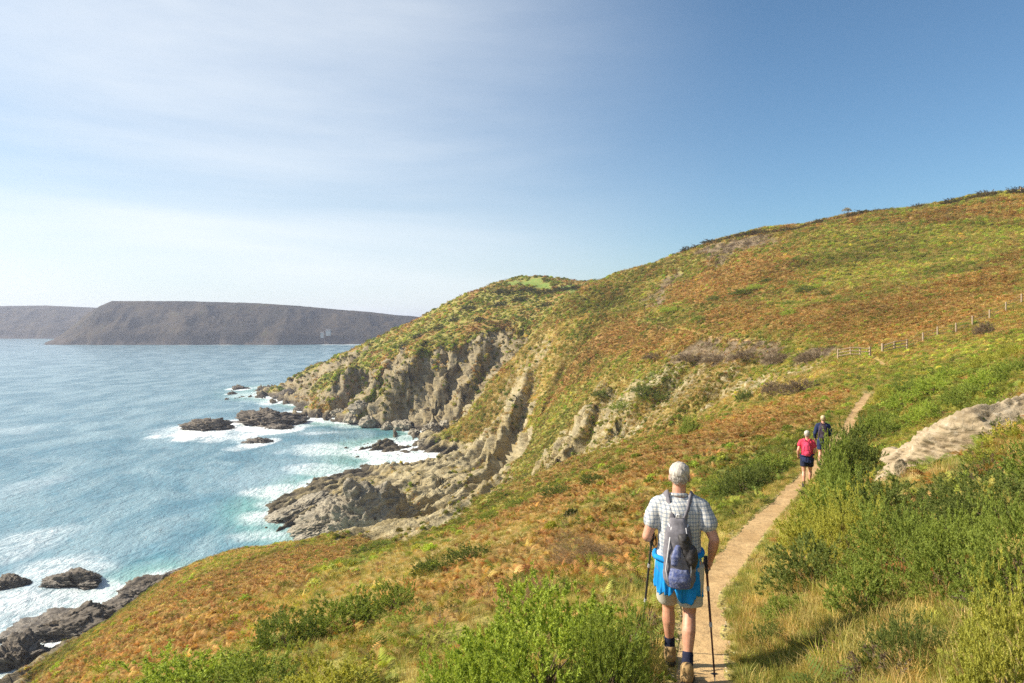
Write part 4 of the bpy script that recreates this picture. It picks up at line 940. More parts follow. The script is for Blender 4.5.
NEARB = [
 ('fine', 548, 712, 215, 1.05, BG, 'large bright green gorse bush at the bottom centre, left of the walker in blue'),
 ('fine2', 470, 735, 130, 0.8, BG, 'bright green gorse bush at the bottom edge, left of the largest gorse bush'),
 ('fine2', 610, 720, 90, 0.75, MG, 'darker gorse bush hugging the path edge beside the walker’s left boot'),
 ('mid', 180, 705, 150, 0.75, BG, 'bright green bush at the bottom left, tips against the rusty bracken'),
 ('mid2', 120, 712, 90, 0.55, YG, 'yellow-green bush leftmost along the bottom edge'),
 ('mid', 255, 700, 110, 0.6, MG, 'green bush at the bottom, right of the bright one in the left corner'),
 ('mid2', 330, 705, 120, 0.55, YG, 'low yellowish bush between the bottom left bushes and the big gorse'),
 ('mid', 392, 612, 62, 0.6, MG, 'green gorse, right end of the row on the left slope'),
 ('mid2', 345, 630, 86, 0.75, MG, 'green gorse, largest and middle of the row on the left slope'),
 ('mid', 285, 648, 76, 0.7, (0.19, 0.25, 0.06), 'darker green gorse, left end of the row on the left slope'),
 ('dry', 586, 562, 74, 0.62, DRY, 'round dry grey-brown heather bush left of the walker’s elbow'),
 ('dry', 545, 600, 60, 0.35, DRY, 'low dry brown heather mat just below the round heather bush'),
 ('dry', 300, 545, 10, 0.35, GREY, 'small dry tuft at the outer edge of the bracken slope'),
 ('mid', 742, 494, 52, 0.85, DG, 'dark gorse bush left of the path, nearest the walker’s head'),
 ('mid2', 772, 474, 52, 0.8, MG, 'green gorse bush left of the path, just left of the red shirt'),
 ('mid', 758, 486, 40, 0.7, DG, 'dark gorse bush in the gap between its two neighbours left of the path'),
 ('mid2', 715, 497, 34, 0.5, MG, 'small green gorse at the left end of the clump beyond the walker'),
 ('mid', 812, 545, 60, 0.6, YG, 'yellow-green gorse leaning over the right side of the path'),
 ('mid2', 842, 528, 70, 0.85, MG, 'green gorse right of the path in front of the walker in red'),
 ('fine2', 850, 560, 80, 0.75, YG, 'yellowish gorse on the right bank below the hikers'),
 ('mid', 885, 520, 80, 0.62, DG, 'dark gorse at the left foot of the pale slab'),
 ('fine2', 900, 575, 95, 0.7, MG, 'mid green gorse at the middle of the right bank'),
 ('fine', 945, 535, 100, 0.55, DG, 'dark spiky gorse right in front of the pale slab'),
 ('fine2', 1000, 530, 110, 0.62, DG, 'tall dark gorse at the right edge below the slab'),
 ('fine', 960, 590, 100, 0.65, MG, 'green gorse on the right bank above the dry grass'),
 ('fine2', 1030, 600, 110, 0.7, MG, 'green gorse cut by the right edge above the yellow bush'),
 ('fine', 1015, 730, 125, 0.72, YG, 'yellow-green gorse in the lower right corner'),
 ('fine2', 905, 665, 78, 0.34, DG, 'dark straggling gorse in the dry grass at the lower right'),
 ('mid', 812, 585, 84, 0.55, DG, 'dark green gorse mound where the dry grass starts right of the path'),
 ('mid2', 868, 612, 80, 0.5, MG, 'small rounded gorse in the dry grass below the middle of the right bank'),
 ('mid', 770, 632, 44, 0.22, DG, 'dark low tuft of gorse in the dry grass near the path, bottom right'),
 ('mid', 790, 610, 56, 0.24, MG, 'low green cushion of gorse in the dry grass right of the path'),
 ('mid2', 1048, 480, 90, 0.5, MG, 'gorse at the right edge beside the top of the slab'),
 ('mid', 839, 486, 44, 1.2, MG, 'green gorse at the legs of the walker in navy'),
 ('mid2', 852, 466, 48, 1.4, DG, 'dark gorse just beyond the walker in navy, right of the path'),
 ('mid', 822, 512, 40, 0.55, YG, 'low yellowish gorse at the feet of the walker in red'),
 ('mid2', 876, 440, 40, 1.0, MG, 'green gorse between the path bend and the upright stone'),
 ('mid', 860, 478, 56, 0.9, DG, 'dark gorse between the slab and the hikers'),
 ('mid2', 838, 500, 44, 0.8, MG, 'green gorse hiding the legs of the walker in navy'),
]
for q in NEARB:
    shrub_px(*q, group='gorse and heather bushes on the near slope')
BANK = [(880, 420, 34, MG, 'lowest left'), (905, 405, 40, BG, 'left'), (935, 392, 42, BG, 'middle'), (965, 402, 44, MG, 'just behind the slab'), (990, 382, 46, BG, 'upper right'), (1018, 372, 40, MG, 'at the right edge'),
        (910, 386, 34, MG, 'upper left'), (950, 374, 30, BG, 'near the top'), (985, 362, 30, YG, 'on the crest'), (925, 422, 36, BG, 'low, above the slab’s left end'), (1012, 354, 26, YG, 'topmost, against the far field'), (885, 395, 24, YG, 'beside the path bend')]
for px, py, wd_, cc, wh_ in BANK:
    shrub_px('mid' if px % 2 else 'mid2', px, py+4, wd_, 0.75, cc, 'green bush on the bank above the slab, '+wh_, group='green bushes on the right bank')
HILL = [(745, 292, 26, 'long pale green'), (757, 288, 20, 'bright green'), (795, 284, 18, 'dark green'), (806, 290, 20, 'mid green'), (817, 288, 12, 'thin dark'), (838, 294, 9, 'solitary rightmost dark'), (826, 292, 14, 'small dark'),
        (673, 310, 22, 'round green'), (700, 322, 14, 'dark'), (768, 280, 12, 'small dark upper'), (790, 313, 14, 'dark lower'), (790, 300, 14, 'green lower'), (715, 300, 14, 'faint green')]
for i, (px, py, wd_, a_) in enumerate(HILL):
    shrub_px('far', px, py, wd_, 1.1 if wd_ < 20 else 1.3, (DG, MG, BG)[(i*2) % 3], a_+' shrub on the rusty hillside field', group='shrubs dotted over the hillside')
HEDGE = [(352+x, y, w_, k) for x, y, w_, k in ()]
MIDS = [(690, 358, 26, GREY, 'grey windswept bush at the left end of the band below the hill path'), (718, 360, 30, GREY, 'grey windswept bush second from the left in the band'), (748, 362, 30, GREY, 'grey windswept bush in the middle of the band'),
        (780, 362, 30, GREY, 'grey windswept bush right of the middle of the band'), (812, 362, 28, GREY, 'grey windswept bush right next to the fence end'), (655, 360, 22, GREY, 'small brown bush beyond the left end of the grey band'),
        (800, 390, 36, GREY, 'dark thorn bush in the hollow below the fence'), (775, 394, 26, GREY, 'brown thorn bush left of the dark one in the hollow'), (745, 401, 16, DG, 'green shrub at the lip of the pale bare slope'),
        (985, 338, 18, GREY, 'low thorn bush under the wire fence'), (665, 385, 26, DG, 'dark green scrub on the spur, upper'), (645, 398, 24, DG, 'dark green scrub on the spur, middle'), (622, 410, 22, MG, 'green scrub on the spur, lower'), (600, 402, 16, DG, 'dark shrub on the left flank of the spur'),
        (560, 492, 40, DG, 'dark gorse strip on the bracken slope, middle'), (595, 482, 34, DG, 'dark gorse strip on the bracken slope, upper right'), (520, 505, 36, MG, 'green gorse strip on the bracken slope, lower left'), (620, 473, 24, MG, 'green gorse at the upper end of the strip'), (490, 520, 26, MG, 'green gorse at the lower end of the strip'),
        (382, 545, 26, MG, 'green bush near the outer edge above the rock platform'), (365, 553, 22, DG, 'dark bush near the outer edge above the rock platform'), (470, 560, 50, DG, 'dark gorse patch left of the round heather bush'), (430, 575, 40, DG, 'dark gorse patch farther left of the round heather bush'), (690, 433, 20, MG, 'green tuft on the bracken above the walker’s head')]
for i, (px, py, wd_, cc, lb) in enumerate(MIDS):
    far_ = py < 470
    shrub_px('far' if far_ else 'mid2', px, py, wd_, (1.3 if far_ else 0.55) if cc != GREY else 1.2, cc, lb, group='windswept scrub on the slopes')
PROM = [(505, 292, 22), (528, 290, 18), (545, 294, 24), (562, 290, 16), (520, 300, 16), (500, 306, 14), (470, 310, 16), (455, 322, 12), (440, 330, 12), (480, 322, 12), (548, 306, 14), (418, 338, 10), (405, 346, 10), (575, 289, 14)]
for i, (px, py, wd_) in enumerate(PROM):
    shrub_px('far', px, py, wd_, 2.2, (0.06, 0.065, 0.03) if i % 2 else (0.085, 0.09, 0.035), 'dark scrub on the headland, '+['under the bright field at its left end', 'under the middle of the bright field', 'biggest, under the right of the bright field', 'close to the saddle', 'second row, middle', 'second row, left', 'halfway along the seaward ridge', 'lower on the seaward ridge', 'above the cliff top, left', 'above the cliff top, right', 'second row, right', 'low on the seaward slope', 'lowest on the seaward slope', 'in the saddle itself'][i], group='dark scrub on the headland')
def skyline_scrub():
    r_ = random.Random(5)
    for i in range(34):
        px = 655+i*11.0; sl = np.interp(px, [620, 650, 700, 740, 800, 860, 900, 960, 1024], [277, 268, 248, 238, 227, 215, 210, 201, 193])
        Yd = float(np.interp(px, [620, 650, 700, 740, 800, 860, 900, 960, 1024], [345, 322, 287, 270, 250, 240, 235, 225, 215]))*1.0
        X_ = (px-CX)/FX*Yd; yield px, X_, Yd, r_.uniform(1.6, 2.6)
first = None
for i, (px, X_, Y_, s_) in enumerate(skyline_scrub()):
    o = shrub('far', (X_, Y_, gz(X_, Y_)-0.5), s_*1.25, s_*(0.55 if i % 3 else 0.8), (0.085, 0.075, 0.045) if i % 2 else (0.12, 0.095, 0.055), 'low dark bush in the hedge line along the hill’s skyline', group='hedge line on the skyline')
# wind-bent tree on the skyline
tx, ty = (845-CX)/FX*243, 243; tz = gz(tx, ty); t_ = empty('tree', (tx, ty, tz)); tag(t_, 'small wind-bent tree alone on the skyline of the hill', 'tree')
mb = MB(); mb.tube([(0, 0, -0.5), (0.25, 0, 1.0), (0.8, 0, 1.9), (1.6, 0.1, 2.4)], [0.2, 0.15, 0.10, 0.05], 7)
for a_, b_ in (((0.4, 0, 1.3), (-0.5, 0.2, 2.5)), ((0.6, 0, 1.6), (0.7, -0.4, 2.9)), ((0.9, 0, 2.0), (1.5, 0.6, 2.9))): mb.tube([a_, ((a_[0]+b_[0])/2+0.1, (a_[1]+b_[1])/2, (a_[2]+b_[2])/2), b_], [0.09, 0.06, 0.03], 5)
mb.build('trunk', M_TWIG, t_)
tri = np.concatenate([leafy_tris(300+i, 120, 1.0, 0.6, 0.20)+np.array((0, 0, 0.7))+np.array(q) for i, q in enumerate([(-0.3, 0, 2.0), (0.7, -0.1, 2.4), (1.6, 0.1, 2.1), (0.9, 0.3, 2.7)])])
cr = link('crown', tri_mesh('crown', tri, M_LEAF), t_); cr.color = (0.30, 0.26, 0.18, 1)

# ------------------------------------------------------------------ the fence and the gate
M_WOOD = flatmat('weathered wood', (0.40, 0.31, 0.20), 0.85, 14, (0.26, 0.19, 0.12), 0.3)
M_WIRE = flatmat('fence wire', (0.30, 0.28, 0.25), 0.6)
fpost = [(838, 361, 80, 0), (850.5, 361, 79, 0), (860, 361, 78.5, 0), (870, 361, 78, 1), (882.5, 360, 78, 1), (894.5, 358, 78, 0), (907, 354, 79, 0), (923, 347, 80.5, 0), (937.5, 343.5, 81.5, 2), (956, 337, 83, 2), (972.5, 328.5, 84.5, 2), (989.5, 320, 86, 2), (1006, 312.5, 87, 2), (1021.5, 305, 88.5, 2), (1040, 296, 90, 2), (1060, 287, 91, 2)]
fe = empty('fence', (0, 78, 46)); tag(fe, 'weathered post fence climbing the hillside, railed near the gap and wired above', 'fence')
PT_ = []
for px, py, Y_, k in fpost:
    x_ = (px-CX)/FX*Y_; z_ = gz(x_, Y_); PT_.append(Vector((x_, Y_, z_))); hh = 1.25 if k else 1.1; w_ = 0.20 if k == 1 else 0.14
    mb = MB(); mb.box((x_, Y_-78, z_-46+hh/2-0.2), (w_, w_, hh+0.4), 0.3+0.1*(int(px) % 3), None); mb.build('post', M_WOOD, fe)
for a_, b_, rails in ((0, 1, 3), (1, 2, 3), (2, 3, 3), (4, 5, 3), (5, 6, 3)):
    for j in range(rails):
        A_, B_ = PT_[a_].copy(), PT_[b_].copy(); zz_ = 0.3+0.36*j; mb = MB()
        mb.tube([(A_.x, A_.y-78-0.11, A_.z-46+zz_), (B_.x, B_.y-78-0.11, B_.z-46+zz_)], 0.055, 4); mb.build('rail', M_WOOD, fe)
for zz_ in (0.35, 0.7, 1.05):
    mb = MB(); mb.tube([(p.x, p.y-78-0.09, p.z-46+zz_) for p in PT_[6:]], 0.012, 4); mb.build('wire', M_WIRE, fe)
# post seen where the fence tops the skyline
px, Y_ = 1021, 214; x_ = (px-CX)/FX*Y_; mb = MB(); mb.box((0, 0, 1.1), (0.35, 0.35, 2.6)); mb.tube([(0.1, 0, 1.6), (2.4, 0.3, 1.5)], 0.07, 5)
o = mb.build('gate_post', M_WOOD); o.location = (x_, Y_, gz(x_, Y_)); tag(o, 'short wooden post on the skyline at the upper right edge', 'post')

# white farmhouse far across the bay
def house(px, py, w_, h_, lb):
    Y_ = 1530+22; x_ = (px-CX)/FX*Y_; z_ = HC-(py-HY)/FX*Y_; e = empty('house', (x_, Y_-30, z_)); tag(e, lb, 'house', 'white houses across the bay')
    mb = MB(); mb.box((0, 0, h_/2-4), (w_, 7, h_+8)); mb.build('wall', M_WHITE, e)
    mb = MB(); mb.add([(-w_/2-.4, -4, h_), (w_/2+.4, -4, h_), (w_/2+.4, 4, h_), (-w_/2-.4, 4, h_), (-w_/2-.4, 0, h_+3), (w_/2+.4, 0, h_+3)], [(0, 1, 5, 4), (2, 3, 4, 5), (0, 4, 3), (1, 2, 5), (0, 3, 2, 1)]); mb.build('roof', M_SLATE, e)
M_WHITE = flatmat('white render', (0.5, 0.48, 0.44), 0.8); M_SLATE = flatmat('slate roof', (0.12, 0.12, 0.13), 0.7)
house(332, 332, 10, 4, 'tiny white house with slate roof on the hillside across the bay, right one'); house(326, 334, 7, 3, 'tinier white house just left of and below the other across the bay')

# ------------------------------------------------------------------ haze between here and the far shore
def haze():
    x0, x1, y0, y1, z0, z1 = -7000, 7000, -2500, 7000, -40, 112
    mb = MB(); mb.box(((x0+x1)/2, (y0+y1)/2, (z0+z1)/2), (x1-x0, y1-y0, z1-z0)); 
    m = bpy.data.materials.new('haze air'); m.use_nodes = True; t = m.node_tree; t.nodes.clear()
    out = t.nodes.new('ShaderNodeOutputMaterial'); v = t.nodes.new('ShaderNodeVolumePrincipled'); v.inputs['Color'].default_value = (0.74, 0.80, 1.0, 1); v.inputs['Density'].default_value = HAZE; v.inputs['Anisotropy'].default_value = 0.25
    t.links.new(v.outputs[0], out.inputs['Volume'])
    o = mb.build('haze', m); o['kind'] = 'stuff'
HAZE = 0.00017
haze()
#@@STAGE3
# ------------------------------------------------------------------ people
def capsule(mb, p0, p1, r0, r1, n=14, sq=1.0):
    """tapered limb with rounded ends; sq flattens it front to back (local y)"""
    p0, p1 = Vector(p0), Vector(p1); ax = p1-p0; L = ax.length
    if L < 1e-6: ax = Vector((0, 0, 1)); L = 0.0
    ax.normalize(); u = ax.cross(Vector((0, 1, 0.01))); u = u.normalized() if u.length > 1e-3 else Vector((1, 0, 0)); v = ax.cross(u)
    rings = [(-r0*math.cos(a), r0*math.sin(a)) for a in (0.35, 0.8, 1.2)]+[(0, r0)]+[(L*t, r0+(r1-r0)*t) for t in (0.33, 0.66)]+[(L, r1)]+[(L+r1*math.cos(a), r1*math.sin(a)) for a in (1.2, 0.8, 0.35)]
    V = []
    for h, r in rings:
        for k in range(n):
            a = 2*math.pi*k/n; V.append(p0+ax*h+u*math.cos(a)*r+v*math.sin(a)*r*sq)
    F = [(i*n+k, i*n+(k+1) % n, (i+1)*n+(k+1) % n, (i+1)*n+k) for i in range(len(rings)-1) for k in range(n)]
    F.append(tuple(range(n-1, -1, -1))); F.append(tuple((len(rings)-1)*n+k for k in range(n)))
    mb.add([tuple(q) for q in V], F)
def ellip(mb, c, r, n=18, rot=None):
    V = []; F = []; m = n//2; rot = rot or Matrix.Identity(3); c = Vector(c)
    for i in range(1, m):
        th_ = math.pi*i/m
        for k in range(n):
            a = 2*math.pi*k/n; V.append(c+rot@Vector((r[0]*math.sin(th_)*math.cos(a), r[1]*math.sin(th_)*math.sin(a), r[2]*math.cos(th_))))
    V += [c+rot@Vector((0, 0, r[2])), c+rot@Vector((0, 0, -r[2]))]; t_, b_ = len(V)-2, len(V)-1
    for i in range(m-2):
        for k in range(n): F.append((i*n+k, (i+1)*n+k, (i+1)*n+(k+1) % n, i*n+(k+1) % n))
    for k in range(n): F.append((t_, k, (k+1) % n)); F.append((b_, (m-2)*n+(k+1) % n, (m-2)*n+k))
    mb.add([tuple(q) for q in V], F)
def loft(mb, rings, n=24, caps=True):
    """rings: (centre, rx, ry)"""
    V = []; F = []
    for c, rx, ry in rings:
        for k in range(n):
            a = 2*math.pi*k/n; V.append((c[0]+rx*math.cos(a), c[1]+ry*math.sin(a), c[2]))
    for i in range(len(rings)-1):
        for k in range(n): F.append((i*n+k, i*n+(k+1) % n, (i+1)*n+(k+1) % n, (i+1)*n+k))
    if caps: F.append(tuple(range(n-1, -1, -1))); F.append(tuple((len(rings)-1)*n+k for k in range(n)))
    mb.add(V, F)
def fuse(name, mb, vox, mat, smooth=6, fold=0.0, fs=9.0, parent=None, stretch=1.0):
    """one continuous skin over all the pieces in mb"""
    me = mb.mesh(name+'_raw', mat); o = bpy.data.objects.new(name+'_raw', me); COL.objects.link(o)
    m = o.modifiers.new('r', 'REMESH'); m.mode = 'VOXEL'; m.voxel_size = vox; m.use_smooth_shade = True
    if smooth: q = o.modifiers.new('s', 'SMOOTH'); q.factor = 0.5; q.iterations = smooth
    dg = bpy.context.evaluated_depsgraph_get(); me2 = bpy.data.meshes.new_from_object(o.evaluated_get(dg)); bpy.data.objects.remove(o)
    me2.name = name; me2.materials.clear(); me2.materials.append(mat)
    if fold:
        n = len(me2.vertices); co = np.empty(n*3, np.float32); me2.vertices.foreach_get('co', co); co = co.reshape(-1, 3)
        no = np.empty(n*3, np.float32); me2.vertex_normals.foreach_get('vector', no); no = no.reshape(-1, 3)
        f = fbm(co[:, 0]*fs, co[:, 1]*fs, co[:, 2]*fs*stretch+co[:, 0]*fs*0.5, oct=3, seed=int(fs), ridged=True)
        me2.vertices.foreach_set('co', (co+no*(f*fold)[:, None]).ravel())
    me2.polygons.foreach_set('use_smooth', [True]*len(me2.polygons)); me2.update()
    return link(name, me2, parent)
def fabric(name, c1, c2=None, fs=60, rough=0.85):
    return flatmat(name, c1, rough, fs, c2 or tuple(q*0.82 for q in c1), 0.15, 0.2)
def mat_skin_f(t, b):
    tc = t.node('ShaderNodeTexCoord'); n = t.noise(tc.outputs['Object'], 22, 4, 0.6)
    t.l.new(t.mix(t.rng(n, 0.3, 0.7), (0.58, 0.31, 0.20), (0.47, 0.22, 0.14)), b.inputs['Base Color']); b.inputs['Roughness'].default_value = 0.5
    b.inputs['Subsurface Weight'].default_value = 0.08; b.inputs['Subsurface Radius'].default_value = (0.02, 0.008, 0.004)
M_SKIN = material('tanned skin', mat_skin_f)  # two skin tones mottled by noise
def mat_check(t, b):
    tc = t.node('ShaderNodeTexCoord'); x = t.node('ShaderNodeSeparateXYZ'); t.l.new(tc.outputs['Object'], x.inputs[0])
    w_ = t.noise(tc.outputs['Object'], 5, 2)
    def line(v, period, width, off=0.0):
        q = t.math('FRACT', t.math('ADD', t.math('DIVIDE', v, period), off)); return t.math('LESS_THAN', t.math('ABSOLUTE', t.math('SUBTRACT', q, 0.5)), width)
    ax = t.math('ADD', t.math('ADD', x.outputs[0], t.math('MULTIPLY', x.outputs[1], 0.45)), t.math('MULTIPLY', w_, 0.03)); az = t.math('ADD', x.outputs[2], t.math('MULTIPLY', w_, 0.04))
    k = (0.66, 0.65, 0.62)
    k = t.mix(t.math('MULTIPLY', line(ax, 0.030, 0.20), 0.66), k, (0.17, 0.21, 0.27)); k = t.mix(t.math('MULTIPLY', line(az, 0.030, 0.20), 0.66), k, (0.17, 0.21, 0.27))
    k = t.mix(t.math('MULTIPLY', line(ax, 0.030, 0.08, 0.5), 0.55), k, (0.36, 0.34, 0.30)); k = t.mix(t.math('MULTIPLY', line(az, 0.030, 0.08, 0.5), 0.55), k, (0.36, 0.34, 0.30))
    t.l.new(k, b.inputs['Base Color']); b.inputs['Roughness'].default_value = 0.9; b.inputs['Specular IOR Level'].default_value = 0.15
M_CHECK = material('checked shirt cloth', mat_check)
def hairmat(name, c1, c2):
    def f(t, b):
        tc = t.node('ShaderNodeTexCoord'); m_ = t.node('ShaderNodeMapping'); t.l.new(tc.outputs['Object'], m_.inputs[0]); m_.inputs['Scale'].default_value = (1, 0.8, 0.16)
        n = t.noise(m_.outputs[0], 170, 3, 0.7, 0.8); g = t.noise(tc.outputs['Object'], 26, 3, 0.6, 0.5)
        t.l.new(t.mix(t.rng(t.math('ADD', t.math('MULTIPLY', n, 0.6), t.math('MULTIPLY', g, 0.4)), 0.36, 0.62), c2, c1), b.inputs['Base Color']); b.inputs['Roughness'].default_value = 0.55
        bp = t.node('ShaderNodeBump'); bp.inputs['Strength'].default_value = 0.8; bp.inputs['Distance'].default_value = 0.006
        t.l.new(t.math('ADD', n, g), bp.inputs['Height']); t.l.new(bp.outputs[0], b.inputs['Normal'])
    return material(name, f)
M_WHITEHAIR = hairmat('white hair', (0.60, 0.55, 0.48), (0.30, 0.265, 0.23)); M_FAIRHAIR = hairmat('fair hair', (0.60, 0.48, 0.28), (0.36, 0.27, 0.15))
M_STONE = fabric('stone coloured cotton', (0.52, 0.48, 0.40)); M_BLUE = fabric('bright blue cloth', (0.012, 0.26, 0.62), (0.01, 0.19, 0.50), 20)
M_NAVY = fabric('navy cloth', (0.018, 0.022, 0.05)); M_TANB = flatmat('tan boot leather', (0.42, 0.28, 0.12), 0.7, 30, (0.27, 0.17, 0.08), 0.3)
M_SOLE = flatmat('boot sole', (0.06, 0.05, 0.04), 0.9); M_GREYB = fabric('grey pack cloth', (0.20, 0.19, 0.21), (0.12, 0.115, 0.13), 18); M_PALE = fabric('pale piping', (0.62, 0.61, 0.62))
M_MESH = flatmat('blue mesh pocket', (0.05, 0.075, 0.22), 0.6, 45, (0.20, 0.22, 0.33), 0.6); M_BLACK = flatmat('black nylon', (0.028, 0.027, 0.030), 0.55, 25, (0.06, 0.055, 0.055), 0.4)
M_RED = fabric('coral red cloth', (0.62, 0.055, 0.10), (0.52, 0.04, 0.07)); M_PINK = fabric('pink red pack cloth', (0.66, 0.07, 0.15), (0.45, 0.035, 0.08), 18)
M_NAVYJ = fabric('dark navy jacket cloth', (0.022, 0.034, 0.095), (0.016, 0.022, 0.06), 18); M_BLKP = fabric('dark pack cloth', (0.035, 0.030, 0.055), (0.06, 0.04, 0.05), 20)
M_POLE = flatmat('pole shaft', (0.07, 0.035, 0.03), 0.35, 12, (0.16, 0.04, 0.03)); M_POLEB = flatmat('dark pole shaft', (0.05, 0.05, 0.05), 0.35, 12); M_METAL = flatmat('pale metal', (0.55, 0.55, 0.55), 0.3)

def person(loc, yaw, J, K, label, s=1.0, vox=0.0065):
    """J: joints in metres in the walker's own frame (x right, y ahead, z up); K: clothes"""
    V_ = Vector; b = MB()
    hipc = V_(J['hip']); sh = V_(J['chest']); nk = V_(J['neck']); hd = V_(J['head'])
    # trunk
    for a, c, r0, r1, q in ((hipc+V_((0, 0, -.02)), hipc+V_((0, 0, .12)), .145, .135, .75), (hipc+V_((0, 0, .12)), sh+V_((0, 0, -.12)), .135, .150, .72), (sh+V_((-.08, 0, -.01)), sh+V_((.08, 0, -.01)), .095, .095, .9)):
        capsule(b, a, c, r0, r1, 18, q)
    capsule(b, sh+V_((0, -.01, .02)), nk, .075, .056); capsule(b, nk, hd+V_((0, -.01, -.06)), .056, .055)
    # head: skull, face, jaw, nose, ears, brow
    ellip(b, hd+V_((0, -.012, .02)), (.076, .096, .098)); ellip(b, hd+V_((0, .030, -.045)), (.058, .062, .070)); capsule(b, hd+V_((0, .10, .0)), hd+V_((0, .112, -.03)), .010, .016, 8)
    for sg in (-1, 1): ellip(b, hd+V_((sg*.079, -.005, -.012)), (.012, .020, .032), 10); ellip(b, hd+V_((sg*.032, .085, .012)), (.014, .010, .010), 8)
    for side, sg in (('l', -1), ('r', 1)):
        S_, E_, H_ = V_(J['sh_'+side]), V_(J['el_'+side]), V_(J['ha_'+side])
        capsule(b, S_, S_.lerp(E_, .5), .050, .048); capsule(b, S_.lerp(E_, .5), E_, .050, .040); capsule(b, E_, E_.lerp(H_, .35), .040, .042); capsule(b, E_.lerp(H_, .35), H_, .042, .026)
        # hand: palm and five fingers closing round a grip standing at G
        d = (H_-E_).normalized(); G = V_(J['grip_'+side]) if 'grip_'+side in J else None
        pal = H_+d*.045; up = V_((0, 0, 1)); up = (up-d*up.dot(d)).normalized() if abs(d.z) < .8 else (V_((0, 1, 0))-d*V_((0, 1, 0)).dot(d)).normalized()
        inn = d.cross(up)*(-sg if True else 1)
        if inn.dot(V_((-sg, 0, 0))) < 0: inn = -inn
        capsule(b, H_-d*.005, pal-up*.018, .026, .021, 10); capsule(b, H_, pal+up*.018, .026, .021, 10)
        for i, (ln_, o_) in enumerate(((.036, .033), (.041, .012), (.038, -.010), (.030, -.031))):
            k0 = pal+up*o_+d*.018; k1 = k0+d*ln_*.75+inn*.012; k2 = k1+inn*ln_*.7+d*.004; k3 = k2+inn*ln_*.28-d*ln_*.6
            capsule(b, k0, k1, .0105, .0098, 8); capsule(b, k1, k2, .0098, .009, 8); capsule(b, k2, k3, .009, .008, 8)
        t0 = H_+d*.02+up*.022+inn*.008; t1 = t0+inn*.028+up*.016+d*.020; t2 = t1+inn*.012+d*.026
        capsule(b, t0, t1, .013, .0115, 8); capsule(b, t1, t2, .0115, .009, 8)
        J['palm_'+side] = tuple(pal+inn*.028+d*.018)
        Hp, Kn, An = V_(J['hp_'+side]), V_(J['kn_'+side]), V_(J['an_'+side])
        capsule(b, Hp, Hp.lerp(Kn, .5), .092, .075); capsule(b, Hp.lerp(Kn, .5), Kn, .075, .052)
        cal = Kn.lerp(An, .32)+V_((0, -.016, 0)); capsule(b, Kn, cal, .050, .055); capsule(b, cal, An.lerp(Kn, .25), .055, .034); capsule(b, An.lerp(Kn, .25), An, .034, .034)
        ty = J.get('toe_'+side, 0.0); tp = math.radians(J.get('pitch_'+side, 0)); fd = V_((math.sin(ty), math.cos(ty)*math.cos(tp), math.sin(tp)))
        capsule(b, An+V_((0, 0, -.03))-fd*.02, An+V_((0, 0, -.045))+fd*.13, .036, .028, 10)
    o = fuse('person', b, vox, M_SKIN, 3); o.location = loc; o.rotation_euler = (0, 0, yaw); o.scale = (s, s, s)
    tag(o, label, 'person')
    # hair
    h = MB(); ellip(h, hd+V_((0, -.018, .046)), (.080, .100, .078)); ellip(h, hd+V_((0, -.052, .004)), (.068, .056, K.get('hairlen', .055)))
    hr = fuse('hair', h, .007, K['hair'], 2, .007, 26.0, o, 0.35)
    r_ = np.random.default_rng(11); n_ = K.get('strands', 420); dd_ = r_.normal(size=(n_, 3)); dd_[:, 2] = -0.15-0.35*np.abs(dd_[:, 2]); dd_ = unit(dd_); dd_ = dd_[~((dd_[:, 1] > .35) & (dd_[:, 2] < .45))]
    c_ = np.array(hd)+np.array((0, -.018, .028))+dd_*np.array((.084, .101, .093)); t_ = np.array((0, -.35, -1.0))+dd_*0.15+r_.normal(size=dd_.shape)*0.28; t_ -= dd_*(t_*dd_).sum(1, keepdims=True); t_ = unit(t_)
    s_ = np.cross(t_, dd_)*0.0028; L_ = (0.022+0.022*r_.random((len(dd_), 1)))*K.get('strandlen', 1.0)
    st = tri_mesh('strands', np.stack([c_-s_, c_+s_, c_+t_*L_+dd_*0.007], 1), K['hair']); so = link('strands', st, hr)
    # shirt with sleeves
    h = MB(); top = nk.z-.02
    loft(h, [((hipc.x, hipc.y, hipc.z-.06), .172, .128), ((hipc.x, hipc.y, hipc.z+.08), .170, .132), ((hipc.x*.6+sh.x*.4, hipc.y*.6+sh.y*.4, hipc.z+.22), .172, .135), ((sh.x, sh.y-.006, sh.z-.12), .180, .140), ((sh.x, sh.y-.008, sh.z-.01), .186, .134), ((sh.x, sh.y, sh.z+.045), .160, .115), ((nk.x, nk.y-.003, top-.03), .100, .088), ((nk.x, nk.y, top), .072, .072)])
    for side, sg in (('l', -1), ('r', 1)):
        S_, E_ = V_(J['sh_'+side]), V_(J['el_'+side]); capsule(h, S_+V_((-sg*.085, 0, .035)), S_+V_((0, 0, -.004)), .066, .068); capsule(h, S_+V_((0, 0, -.006)), S_.lerp(E_, K.get('sleeve', .62)), .068, .070)
        if K.get('long'): H_ = V_(J['ha_'+side]); capsule(h, S_.lerp(E_, .5), E_, .066, .058); capsule(h, E_, E_.lerp(H_, .9), .058, .042)
    fuse('shirt' if not K.get('long') else 'jacket', h, .011, K['top'], 5, .015, 7.0, o, .6)
    if K.get('collar'):
        h = MB(); V0 = nk+V_((0, -.004, -.022)); ring = [V0+V_((.066*math.cos(a), .064*math.sin(a), .014*math.sin(-a)+.008)) for a in np.linspace(0, 6.283, 22)]
        h.tube(ring, .014, 6); h.build('collar', K['top'], o, True)
